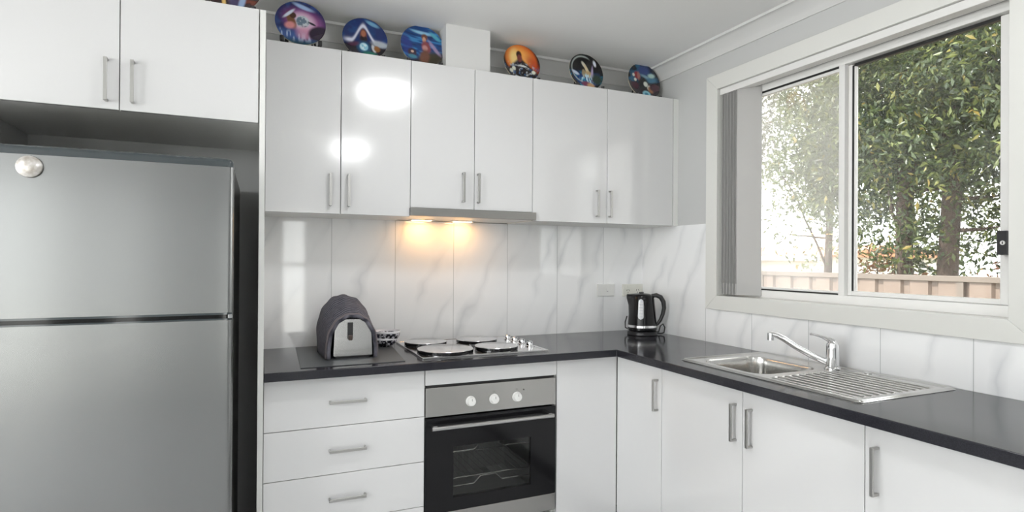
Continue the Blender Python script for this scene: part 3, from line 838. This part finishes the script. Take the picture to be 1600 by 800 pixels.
mb.tube([(.076, .01, .008), (.10, .015, .006), (.118, .022, .012), (.122, .028, .040), (.112, .034, .058), (.098, .040, .045), (.090, .046, .012), (.06, .075, .006), (0, .090, .006), (-.06, .078, .010), (-.093, .055, .030), (-.094, .06, .060), (-.085, .085, .090)], .0035, 10)
obj('cord', mb.xf(KM), 'blackm', kt)

# ------------------------------------------------------------------ power points
p1 = thing('light_switch', (-.263, -.006, 1.138), 'white switch plate on the splashback left of the double socket', 'switch')
obj('plate', MB().box(-.3205, -.2055, -.0135, -.0062, 1.103, 1.172), 'whitep', p1, bevel=.002)
obj('rocker', MB().box(-.262, -.248, -.0165, -.0135, 1.127, 1.146), 'whitep', p1, bevel=.001)
obj('rocker_dot', MB().box(-.2585, -.2515, -.0170, -.0165, 1.1275, 1.1305), 'bracket', p1)
p2 = thing('power_socket', (-.076, -.006, 1.134), 'cream double power socket on the splashback behind the kettle', 'socket')
obj('plate', MB().box(-.149, -.008, -.0135, -.0062, 1.099, 1.169), 'creamp', p2, bevel=.002)
for cx in (-.112, -.045):
    mb = MB()
    for dx in (-.0075, .0075):
        q = MB().box(-.0013, .0013, -.0142, -.0136, -.005, .005)
        q.xf(Matrix.Translation((cx+dx, 0, 1.134)) @ Matrix.Rotation(.5*(1 if dx < 0 else -1), 4, 'Y')); mb.add(q.v, q.f)
    mb.box(cx-.0013, cx+.0013, -.0142, -.0136, 1.116, 1.124)
    obj('pin_slots', mb, 'slot', p2)
for cx in (-.112, -.045):
    obj('rocker', MB().box(cx-.006, cx+.006, -.0165, -.0135, 1.148, 1.162), 'creamp', p2, bevel=.001)

# ------------------------------------------------------------------ painted plates on easel stands
def blend(c, a, col): return c*(1-a[..., None])+np.array(lin(col))*a[..., None]
def sm(a, b, x): t_ = np.clip((x-a)/(b-a), 0, 1); return t_*t_*(3-2*t_)
def blob(u, v_, cx, cy, rx, ry, rot=0., soft=.25):
    c, s_ = math.cos(rot), math.sin(rot); x, y = u-cx, v_-cy
    d = np.sqrt(((x*c+y*s_)/rx)**2+((-x*s_+y*c)/ry)**2); return 1-sm(1-soft, 1+soft, d)
def vnoise(u, v_, sc_, seed):
    r = np.random.RandomState(seed); g = r.rand(64, 64); x = (u+3)*sc_; y = (v_+3)*sc_
    i = np.floor(x).astype(int); j = np.floor(y).astype(int); fx = x-i; fy = y-j; fx = fx*fx*(3-2*fx); fy = fy*fy*(3-2*fy)
    G_ = lambda a_, b_: g[a_ % 64, b_ % 64]
    return (G_(i, j)*(1-fx)+G_(i+1, j)*fx)*(1-fy)+(G_(i, j+1)*(1-fx)+G_(i+1, j+1)*fx)*fy
def fbm(u, v_, s_, seed): return .55*vnoise(u, v_, s_, seed)+.3*vnoise(u, v_, s_*2.1, seed+1)+.15*vnoise(u, v_, s_*4.3, seed+2)
def base(u, col): return np.ones(u.shape+(3,))*np.array(lin(col))
def art_moon(u, v_):
    c = base(u, '1c2358'); n = fbm(u, v_, 4, 3)
    c = blend(c, sm(.45, .75, n)*.7, '2f4a86'); c = blend(c, blob(u, v_, .12, .12, .72, .5, -.3, .5), 'a0508f')
    c = blend(c, blob(u, v_, .08, .12, .5, .42, -.2, .35), 'd8b6cf'); c = blend(c, blob(u, v_, .08, .12, .27, .28, 0, .12), 'c7d0d6')
    c = blend(c, blob(u, v_, .08, .12, .25, .26, 0, .1)*sm(.45, .65, fbm(u, v_, 7, 9)), '66798a')
    c = blend(c, blob(u, v_, -.36, .10, .16, .38, .35, .3), '7a5136'); c = blend(c, blob(u, v_, -.30, .36, .13, .14, 0, .2), '4a2f22')
    c = blend(c, blob(u, v_, -.42, -.12, .2, .16, .4, .4), 'd98f8f'); c = blend(c, blob(u, v_, -.46, .42, .3, .06, .8, .4), 'd7dff0')
    c = blend(c, sm(-.15, -.55, v_)*sm(.25, -.15, u), '3a5a96'); c = blend(c, sm(-.25, -.55, v_)*sm(.52, .7, vnoise(u*2.5, v_*.6, 6, 5)), 'a9bfdf')
    c = blend(c, blob(u, v_, .15, -.42, .3, .3, -.4, .5)*.7, 'd99ab2')
    c = blend(c, blob(u, v_, .72, -.38, .42, .36, .2, .2), '2a1c33'); c = blend(c, blob(u, v_, .46, .08, .16, .05, -.4, .25), '1c1f2e')
    c = blend(c, blob(u, v_, .1, .78, .4, .08, -.3, .5), '9fb8e0'); c = blend(c, sm(-.6, -.95, v_), '173f52')
    return c
def art_robe(u, v_):
    c = base(u, '152a63'); c = blend(c, sm(.4, .8, fbm(u, v_, 3, 12))*.6, '1c4a86'); c = blend(c, sm(-.1, -.35, v_-.12*np.cos(u*3)), '1d1722')
    q_ = np.abs(u+.06); arch = .66-.72*sm(0, .55, q_)-.10*q_; band = np.exp(-((v_-arch)/.10)**2)*sm(1.0, .6, q_)
    c = blend(c, np.clip(band*1.2, 0, 1), 'd6d8e8'); c = blend(c, blob(u, v_, .68, -.18, .36, .15, -.2, .5), 'aeb6bf')
    c = blend(c, blob(u, v_, -.06, .22, .15, .3, 0, .25), '6e3d2c'); c = blend(c, blob(u, v_, -.06, .02, .17, .16, 0, .3), '2c2023'); c = blend(c, blob(u, v_, -.06, .28, .1, .16, 0, .3), 'a5664a')
    c = blend(c, blob(u, v_, -.05, -.42, .3, .3, 0, .4)*.8, '1f5d8c'); c = blend(c, blob(u, v_, -.06, -.38, .19, .2, 0, .15), '8fc7da')
    c = blend(c, blob(u, v_, -.06, -.38, .15, .16, 0, .2)*sm(.4, .6, fbm(u, v_, 9, 2)), 'd6edf2'); c = blend(c, blob(u, v_, .38, -.42, .08, .2, .3, .3), 'c9cdd0')
    c = blend(c, blob(u, v_, .52, -.42, .13, .16, .3, .3), '8a5a2c'); c = blend(c, blob(u, v_, .18, -.72, .3, .14, 0, .4), '1f6f60'); c = blend(c, blob(u, v_, -.5, -.3, .25, .1, .3, .5)*.7, '5a2f4a')
    c = blend(c, blob(u, v_, .35, .78, .3, .08, -.4, .4)*.7, '7fb8d6')
    return c
def art_sea(u, v_):
    c = base(u, '17407c'); s_ = vnoise(u*.6, v_*4+.5*u, 4, 21); c = blend(c, sm(.45, .8, s_)*.9, '3a83bd'); c = blend(c, sm(.3, .1, s_)*.8, '12264f')
    c = blend(c, blob(u, v_, .02, .68, .45, .07, -.1, .6)*.8, '9fd4ee'); c = blend(c, blob(u, v_, -.7, -.05, .25, .55, .2, .4)*.8, '2a3a86')
    c = blend(c, sm(-.25, -.6, v_-.25*np.sin(u*2.2)), '2c2430'); c = blend(c, blob(u, v_, .4, -.75, .55, .5, .2, .3), '36301f')
    c = blend(c, blob(u, v_, .12, .48, .14, .17, 0, .3), '6d4232'); c = blend(c, blob(u, v_, .1, .36, .08, .14, 0, .3), 'c99a80'); c = blend(c, blob(u, v_, .18, -.0, .2, .3, .2, .3), '8a4548')
    c = blend(c, blob(u, v_, .12, -.05, .12, .14, .2, .4), 'c08a86'); c = blend(c, blob(u, v_, .08, -.5, .22, .36, -.2, .35), '6b4434'); c = blend(c, blob(u, v_, .55, .0, .08, .45, .6, .4)*.8, 'a58fb0')
    c = blend(c, blob(u, v_, -.48, -.34, .2, .2, 0, .25), '3a2a3c'); c = blend(c, blob(u, v_, -.47, -.3, .07, .06, 0, .3), 'd8b8a8'); c = blend(c, blob(u, v_, -.48, -.55, .2, .1, 0, .3), '3d7f96')
    c = blend(c, blob(u, v_, .62, .55, .3, .08, -.7, .5), '4fa3b8'); return c
def art_dusk(u, v_):
    c = base(u, '14100f'); c = blend(c, blob(u, v_, -.02, .2, .88, .82, -.4, .10), 'c95a1e'); c = blend(c, blob(u, v_, -.1, .25, .66, .62, -.4, .4), 'f0a850')
    c = blend(c, blob(u, v_, -.35, .3, .25, .4, 0, .6), 'f6d58a'); c = blend(c, blob(u, v_, .62, .0, .25, .5, .5, .5)*.7, 'b5401f')
    c = blend(c, sm(-.1, -.3, v_+.9*np.abs(u+.05)-.55)*sm(.9, .6, np.abs(u)), '201a1e'); c = blend(c, blob(u, v_, -.1, .5, .15, .2, 0, .2), '3a1d18'); c = blend(c, blob(u, v_, -.08, .3, .14, .2, 0, .3), '7a3a34')
    c = blend(c, sm(-.45, -.6, v_), '1a1718'); n = fbm(u, v_, 8, 31)
    c = blend(c, sm(.55, .68, n)*sm(.15, -.1, v_)*sm(.85, .5, np.abs(u)), 'a9b0b4'); c = blend(c, sm(.6, .7, fbm(u, v_, 7, 40))*sm(.1, -.3, v_)*.8, '3f5f8a')
    for x, y in ((-.45, -.3), (.62, -.42), (-.6, -.45)): c = blend(c, blob(u, v_, x, y, .1, .11, 0, .3), 'd9dccb')
    c = blend(c, blob(u, v_, .05, -.12, .25, .05, -.1, .4), 'ccd0cf'); return c
def art_night(u, v_):
    c = base(u, '100f10'); c = blend(c, sm(.2, -.3, v_)*sm(.95, .7, np.hypot(u, v_)), '1d3f7a'); c = blend(c, sm(.5, .7, fbm(u, v_, 5, 51))*sm(.2, -.3, v_), '2f86a8')
    r = np.hypot(u+.1, v_-.15); c = blend(c, np.exp(-((r-.72)/.035)**2)*sm(.2, -.3, u-.3*v_), 'aab4b0')
    c = blend(c, blob(u, v_, -.62, -.08, .22, .09, -.4, .35), 'c5d3e6'); c = blend(c, blob(u, v_, -.05, .42, .09, .22, .55, .3), 'cfcab8'); c = blend(c, blob(u, v_, .1, .12, .09, .36, .35, .3), 'd2c39e')
    c = blend(c, blob(u, v_, .12, -.1, .3, .18, 0, .4), 'b39a72'); c = blend(c, blob(u, v_, -.12, -.05, .1, .22, 0, .3), '9a8a6a'); c = blend(c, blob(u, v_, .38, -.05, .06, .45, -.15, .4), 'a99cc0')
    c = blend(c, sm(.52, .66, vnoise(u*3, v_, 6, 60))*blob(u, v_, .1, -.4, .4, .3, 0, .4), 'bfe0ee'); c = blend(c, blob(u, v_, -.02, -.68, .3, .16, 0, .4), '7a3d58'); c = blend(c, blob(u, v_, .2, -.75, .2, .16, 0, .4), 'c59a72')
    c = blend(c, blob(u, v_, .58, .55, .07, .16, .3, .4), 'd6dbe6'); c = blend(c, blob(u, v_, .62, -.35, .3, .3, 0, .4), '24352c'); return c
def art_storm(u, v_):
    c = base(u, '1c2230'); n = fbm(u, v_, 4, 71); c = blend(c, sm(.42, .7, n), '2d5a7a'); c = blend(c, blob(u, v_, .1, .66, .35, .25, 0, .4), '35477f'); c = blend(c, blob(u, v_, .3, .25, .42, .1, -.35, .5), '7f9fb2')
    c = blend(c, blob(u, v_, .5, .15, .35, .16, .2, .5), '46748e'); c = blend(c, blob(u, v_, -.38, .35, .16, .2, 0, .3), '8a2f35'); c = blend(c, blob(u, v_, -.25, .3, .1, .25, 0, .3), '9c6a66')
    c = blend(c, sm(0, -.12, v_)*.9, '2a1a24'); c = blend(c, blob(u, v_, .0, -.1, .3, .35, 0, .35), '16151a')
    for x, y, r in ((-.58, .34, .08), (-.5, .08, .08), (.12, -.12, .13), (.32, -.32, .13)): c = blend(c, blob(u, v_, x, y, r, r*1.1, 0, .35), 'd5d8cf')
    c = blend(c, blob(u, v_, .38, -.42, .13, .2, .4, .4), '9a6a4c'); c = blend(c, blob(u, v_, .65, -.28, .3, .22, 0, .25), '3d1f2b'); c = blend(c, blob(u, v_, -.6, -.28, .26, .22, 0, .25), '4a2836')
    c = blend(c, blob(u, v_, .08, -.7, .24, .2, 0, .25), '8cc6d6'); c = blend(c, blob(u, v_, .08, -.7, .12, .1, 0, .4), '3f7f9a'); c = blend(c, blob(u, v_, .55, .4, .2, .12, 0, .4), 'a8c6c4'); return c
def art_chief(u, v_):
    c = base(u, '2a1a1c'); n = fbm(u, v_, 4, 81); c = blend(c, sm(.45, .7, n), '6b2f22'); c = blend(c, blob(u, v_, 0, .2, .5, .6, 0, .4), 'a0623a')
    c = blend(c, blob(u, v_, -.25, -.6, .06, .4, .1, .4), 'd6b26a'); c = blend(c, blob(u, v_, .1, -.6, .18, .4, .2, .4), '3c3558'); c = blend(c, blob(u, v_, .35, -.55, .1, .4, -.2, .4), '8aa0c2'); return c

def plate(x, y, r, yaw, fn, label, zt=ZT, lean=13, hide=0.):
    # stand first: two curved easel arms with front lips and a back leg
    zb = zt+.0004; R = Matrix.Translation((x, y, zb)) @ Matrix.Rotation(math.radians(yaw), 4, 'Z')
    L = math.radians(lean); stl, stp = label
    s_ = thing('plate_stand', (x, y, zb), stl, 'plate stand', 'easel stands under the painted plates')
    for sx in (-1, 1):
        mb = MB()
        ux = sx*r*.66
        mb.tube([(ux*1.12, -.030, .032), (ux*1.12, -.030, .016), (ux*1.08, -.024, .008), (ux, .0, .006), (ux*.9, .030, .006), (ux*.8, .062, .006)], .0085, 10)
        mb.tube([(ux*.95, .010, .006), (ux*.8, .022, .05), (ux*.6, .038, r*1.15)], .005, 10)
        mb.tube([(ux*.8, .062, .006), (ux*.62, .040, r*1.1)], .004, 8)
        obj('easel_arm', mb.xf(R), 'blackm', s_)
    mb = MB().tube([(-r*.5, .024, .05), (r*.5, .024, .05)], .004, 8).tube([(-r*.5, .062, .006), (r*.5, .062, .006)], .004, 8)
    obj('cross_bar', mb.xf(R), 'blackm', s_)
    # the plate: shallow dish, painted on the front
    P_ = R @ Matrix.Translation((0, -.014, .0135)) @ Matrix.Rotation(-L, 4, 'X') @ Matrix.Translation((0, 0, r))
    p = thing('plate', (x, y-.014, zb+.0135), stp, 'plate', 'painted plates along the cabinet tops')
    nr, na = 60, 160; rr = np.linspace(0, 1, nr)**.9; aa = np.linspace(0, 2*PI, na, endpoint=False)
    RR, AA = np.meshgrid(rr, aa, indexing='ij'); u = RR*np.cos(AA); v_ = RR*np.sin(AA)
    dep = .010-.008*np.clip((RR-.55)/.42, 0, 1)**1.6
    pts = np.stack([u*r, dep, v_*r], -1).reshape(-1, 3); fs = []
    for i in range(nr-1):
        for k in range(na):
            k2 = (k+1) % na; fs.append((i*na+k, i*na+k2, (i+1)*na+k2, (i+1)*na+k))
    mb = MB().add([tuple(P_ @ Vector(q)) for q in pts], fs)
    o = obj('painted_face', mb, 'paint', p, angle=70)
    at_ = o.data.color_attributes.new('art', 'FLOAT_COLOR', 'POINT')
    c = np.clip(fn(u, v_), 0, 1).reshape(-1, 3); at_.data.foreach_set('color', np.concatenate([c, np.ones((len(c), 1))], 1).astype(np.float32).ravel())
    # white body with a gilt edge
    pb = [(1.0, .0005), (1.004, .003), (.99, .007), (.6, .016), (.5, .019), (.5, .0195), (0, .0165)]
    v = []; f = []; n_ = len(pb)
    for k in range(80):
        a_ = 2*PI*k/80; v += [tuple(P_ @ Vector((q*r*math.cos(a_), d_+.001, q*r*math.sin(a_)))) for q, d_ in pb]
    for k in range(80):
        for i in range(n_-1): f.append((k*n_+i, ((k+1) % 80)*n_+i, ((k+1) % 80)*n_+i+1, k*n_+i+1))
    obj('glazed_back', MB().add(v, f), 'rim', p, angle=60)
plate(-1.938, -.262, .101, 0, art_moon, ('black easel stand under the purple and blue moon plate', 'purple and blue plate painted with a pale moon, first left of the short cabinets'))
plate(-1.662, -.205, .100, 0, art_robe, ('black easel stand under the plate with the white-hooded figure', 'navy plate painted with a white-hooded figure and a pale blue orb'))
plate(-1.400, -.215, .104, 0, art_sea, ('black easel stand under the bright blue streaked plate', 'bright blue streaked plate with a brown figure, just left of the boxed duct'))
plate(-.886, -.205, .100, 0, art_dusk, ('black easel stand under the orange plate', 'orange sunset plate with a dark figure, right of the boxed duct'))
plate(-.520, -.220, .102, 0, art_night, ('black easel stand under the black plate with the cream shape', 'black plate with a cream animal shape over blue, second right of the duct'))
plate(-.138, -.205, .106, 0, art_storm, ('black easel stand under the plate nearest the room corner', 'dark teal and maroon plate nearest the room corner'))
plate(-2.190, -.500, .100, 0, art_chief, ('black easel stand above the fridge cabinet', 'reddish brown plate on top of the fridge cabinet, cut off by the picture'), zt=2.1918)

# ------------------------------------------------------------------ ceiling lamps (their reflections show in the doors)
for (x, y, lab) in ((-1.36, -1.50, 'round opal ceiling lamp over the middle of the kitchen'), (-1.30, -3.55, 'round opal ceiling lamp behind the camera')):
    l_ = thing('ceiling_lamp', (x, y, ZC), lab, 'lamp', 'round ceiling lamps')
    obj('lamp_base', MB().lathe([(0, -.018), (.165, -.018), (.165, 0), (0, 0)], (x, y, ZC), 48, cap=False), 'whitep', l_)
    obj('lamp_shade', MB().lathe([(.158, -.018), (.155, -.032), (.14, -.052), (.10, -.07), (.05, -.079), (0, -.081)], (x, y, ZC), 48, cap=False), 'lamp', l_)

M['globe'] = emis('glowing fill globe', (.985, .992, 1), 46.0)  # unseen lamp added to brighten the ceiling and walls
pl_ = thing('fill_pendant', (-4.55, -2.6, ZC), 'added opal globe pendant behind the camera that brightens the room', 'lamp')
obj('ceiling_rose', MB().lathe([(0, -.03), (.05, -.03), (.06, 0), (0, 0)], (-4.55, -2.6, ZC), 32, cap=False), 'whitep', pl_)
obj('flex', MB().cyl((-4.55, -2.6, ZC-.03), (-4.55, -2.6, 2.08), .004, 8), 'whitep', pl_)
obj('globe', MB().lathe([(.18*math.sin(k/24*PI), -.18*math.cos(k/24*PI)) for k in range(25)], (-4.55, -2.6, 1.90), 48, cap=False), 'globe', pl_)

# ------------------------------------------------------------------ outside
GZ = -.62
tag(obj('bounce_patio', MB().box(-18, XW-.12, -18, 4, -.12, -.02).box(XW-.12, 4, -18, YW-.12, -.12, -.02), 'render'), kind='structure')  # unseen pale ground added to bounce daylight up to the ceiling
tag(obj('garden_ground', MB().box(.24, 30, -14, 26, GZ-.1, GZ), 'ground'), kind='structure')
# steel fence parallel to the house
fn_ = thing('fence', (4.0, 1.5, GZ), 'beige ribbed steel fence behind the window', 'fence')
FXp = 4.0; FT = 1.176
mb = MB(); prof = []; y = -6.0; pitch = .27
while y < 12:
    prof += [(FXp, y), (FXp, y+.175), (FXp+.028, y+.195), (FXp+.028, y+.250)]; y += pitch
mb.v = []; n = len(prof)
mb.add([(x, y, GZ) for x, y in prof]+[(x, y, FT-.02) for x, y in prof]+[(x+.002, y, GZ) for x, y in prof]+[(x+.002, y, FT-.02) for x, y in prof],
       [(i, n+i, n+i+1, i+1) for i in range(n-1)]+[(2*n+i, 2*n+i+1, 3*n+i+1, 3*n+i) for i in range(n-1)])
obj('ribbed_sheet', mb, 'fence', fn_, angle=20)
obj('top_rail', MB().box(FXp-.022, FXp+.045, -6, 12, FT-.055, FT), 'fcap', fn_, bevel=.004)
for y in (-1.9, .46, 2.82, 5.2):
    obj('post', MB().box(FXp-.012, FXp+.05, y-.03, y+.03, GZ, FT-.004), 'fcap', fn_)

def leaves(centers, n, spread, size, seed, up=.2):
    rs = np.random.RandomState(seed); C = centers[rs.randint(len(centers), size=n)]
    pos = C+rs.normal(size=(n, 3))*spread
    ax = rs.normal(size=(n, 3)); ax[:, 2] -= up*1.5; ax /= np.linalg.norm(ax, axis=1)[:, None]
    nr_ = rs.normal(size=(n, 3)); nr_[:, 2] += .8; sd_ = np.cross(ax, nr_); sd_ /= np.linalg.norm(sd_, axis=1)[:, None]
    nn = np.cross(sd_, ax); L = size*(.65+.7*rs.rand(n))[:, None]; W = L*.19
    mid = pos+ax*L*.45
    V = np.stack([pos, mid+sd_*W+nn*W*.35, pos+ax*L-nn*L*.08, mid-sd_*W+nn*W*.35], 1).reshape(-1, 3)
    F = np.arange(4*n).reshape(n, 4)[:, [0, 1, 2, 0, 2, 3]].reshape(-1, 3)
    tint = np.repeat(np.clip(rs.beta(2, 2.6, size=n)+.28*(rs.rand(len(centers))[rs.randint(len(centers), size=n)]-.5), 0, 1), 4)
    return V, F, tint
def leaf_obj(name, VFT, mat, parent):
    V, F, tint = VFT; me = bpy.data.meshes.new(name); o0 = np.array(WLOC[parent.name])
    me.vertices.add(len(V)); me.vertices.foreach_set('co', (V-o0).astype(np.float32).ravel())
    me.loops.add(F.size); me.loops.foreach_set('vertex_index', F.astype(np.int32).ravel())
    me.polygons.add(len(F)); me.polygons.foreach_set('loop_start', np.arange(0, F.size, 3, dtype=np.int32))
    me.update(calc_edges=True); me.validate()
    a_ = me.attributes.new('tint', 'FLOAT', 'POINT'); a_.data.foreach_set('value', tint.astype(np.float32))
    me.materials.append(M[mat]); o = bpy.data.objects.new(name, me); COL.objects.link(o); o.parent = parent; WLOC[o.name] = WLOC[parent.name]
    return o
def limb(p0, p1, r0, r1, seed, wob=.06, n=7):
    rs = random.Random(seed); p0, p1 = Vector(p0), Vector(p1)
    pts = [p0.lerp(p1, k/n)+Vector((rs.uniform(-wob, wob), rs.uniform(-wob, wob), 0))*(0 if k in (0,) else 1) for k in range(n+1)]
    return pts, [r0+(r1-r0)*k/n for k in range(n+1)]
def tree(base_, h, r, crown, ncl, nl, size, seed, label, mat, nbr=14, spread=.13, zlow=1.6):
    x, y = base_; tr = thing('tree', (x, y, GZ), label, 'tree', 'trees behind the fence')
    mb = MB(); p, rad = limb((x, y, GZ), (x+.1, y-.05, h), r, r*.35, seed); mb.tube(p, rad, 14); obj('trunk', mb, 'trunk', tr, angle=60)
    rs = np.random.RandomState(seed); (cx, cy, cz, rx, ry, rz) = crown
    q = rs.normal(size=(ncl*3, 3)); q /= np.linalg.norm(q, axis=1)[:, None]; q *= (rs.rand(len(q))**.42)[:, None]
    cl = np.array([cx, cy, cz])+q*np.array([rx, ry, rz])
    wv = 1.2*np.clip((cl[:, 2]-zlow)/1.0, .42, 1); cl = cl[rs.rand(len(cl)) < wv][:ncl]
    mb = MB()
    for k in range(nbr):
        t_ = cl[rs.randint(len(cl))]; z0 = GZ+(h-GZ)*(.35+.5*rs.rand()); z0 = min(z0, t_[2]-.05) if t_[2] > 1.5 else z0
        f_ = (z0-GZ)/(h-GZ); p, rad = limb((x+.1*f_, y-.05*f_, z0), t_, r*.30*(1-.5*f_), .006, seed*50+k, .05, 6); mb.tube(p, rad, 8)
    obj('branches', mb, 'trunk', tr, angle=60)
    leaf_obj('foliage', leaves(cl, nl, spread, size, seed+7), mat, tr)
tree((4.95, 1.60), 5.4, .115, (5.0, 1.75, 3.1, .95, 1.25, 1.95), 250, 19000, .084, 11, 'dark evergreen tree with a bare trunk, left of the two trunks in the right pane', 'leaf')
tree((4.95, 1.15), 5.8, .125, (5.0, .75, 3.2, .95, 1.25, 1.95), 265, 20500, .084, 23, 'dark evergreen tree with the thicker trunk, right of the two in the right pane', 'leaf')
tree((5.6, 3.15), 4.6, .07, (5.4, 3.15, 2.75, .8, 1.0, 1.6), 130, 9000, .08, 37, 'paler hazy tree seen through the left pane', 'leafp', zlow=1.35)
tree((6.6, 2.6), 5.0, .07, (6.6, 2.3, 2.9, 1.1, 1.7, 1.9), 170, 11000, .09, 51, 'loose tree standing behind the two dark evergreens', 'leafp', zlow=1.9)
def shrub(x, y, rx, ry, rz, n, seed, label, mat, cat='shrub'):
    s_ = thing('shrub', (x, y, GZ), label, cat, 'shrubs behind the fence'); rs = np.random.RandomState(seed)
    q = rs.normal(size=(60, 3)); q /= np.linalg.norm(q, axis=1)[:, None]; q *= (rs.rand(60)**.4)[:, None]
    cl = np.array([x, y, GZ+rz+.25])+q*np.array([rx, ry, rz]); mb = MB()
    for k in range(9):
        t_ = cl[k]; p, rad = limb((x, y, GZ), t_, .022, .006, seed+k, .04, 5); mb.tube(p, rad, 7)
    obj('stems', mb, 'trunk', s_, angle=60); leaf_obj('foliage', leaves(cl, n, .1, .085, seed), mat, s_)
shrub(5.9, 2.45, .35, .5, .95, 2300, 5, 'russet shrub left of the two trunks', 'leafr')
shrub(5.4, .55, .3, .4, .9, 1900, 6, 'russet shrub right of the thicker trunk', 'leafr')
shrub(6.6, 2.0, .3, .35, .95, 1500, 8, 'green and yellow shrub showing between the two trunks', 'leafp')
# neighbour's low house far behind on the left
nh = thing('house', (14, 11.5, GZ), 'low pale house with a terracotta roof far beyond the fence', 'house')
obj('wall', MB().box(12.2, 18, 8.5, 17, GZ, 1.42), 'render', nh)
mb = MB(); mb.prism([(11.8, 1.42), (18.4, 1.42), (15.1, 1.80)], 'y', 8.1, 17.4); obj('roof', mb, 'roof', nh)
obj('fascia', MB().box(11.76, 11.82, 8.1, 17.4, 1.32, 1.45), 'render', nh)

# ------------------------------------------------------------------ sky, sun, camera
w = bpy.data.worlds.new('World'); sc.world = w; w.use_nodes = True
bg = w.node_tree.nodes['Background']; bg.inputs[0].default_value = (.985, .992, 1, 1); bg.inputs[1].default_value = 4.2
sl = bpy.data.lights.new('sun', 'SUN'); sl.energy = 7.0; sl.angle = .02; sl.color = (1, .95, .86)
so = bpy.data.objects.new('sun', sl); COL.objects.link(so)
so.rotation_euler = Vector((.62, -.35, -.72)).to_track_quat('-Z', 'Y').to_euler()

cam = bpy.data.cameras.new('camera'); co_ = bpy.data.objects.new('camera', cam); COL.objects.link(co_)
F_, PY_ = 898.018, 401.628; yw, pt, rl = (math.radians(a) for a in (-23.6755, .1903, .3604))
fw = Vector((-math.sin(yw)*math.cos(pt), math.cos(yw)*math.cos(pt), math.sin(pt)))
rt = Vector((math.cos(yw), math.sin(yw), 0)); up = rt.cross(fw)
r2 = math.cos(rl)*rt+math.sin(rl)*up; u2 = -math.sin(rl)*rt+math.cos(rl)*up
mw = Matrix((r2, u2, -fw)).transposed().to_4x4(); mw.translation = Vector((-2.08811, -2.82425, 1.31252))
co_.matrix_world = mw
cam.sensor_fit = 'HORIZONTAL'; cam.sensor_width = 36; cam.lens = 36*F_/1600; cam.shift_y = (PY_-400)/1600; cam.clip_start = .02
sc.camera = co_
vs = sc.view_settings; sc.display_settings.display_device = 'sRGB'
vs.view_transform = 'Standard'; vs.look = 'None'; vs.gamma = 1; vs.use_curve_mapping = False; vs.exposure = 0.30
cy = sc.cycles
cy.use_denoising = True; cy.max_bounces = 14; cy.diffuse_bounces = 6; cy.glossy_bounces = 6; cy.transparent_max_bounces = 24
cy.sample_clamp_indirect = 6; cy.caustics_reflective = False; cy.caustics_refractive = False
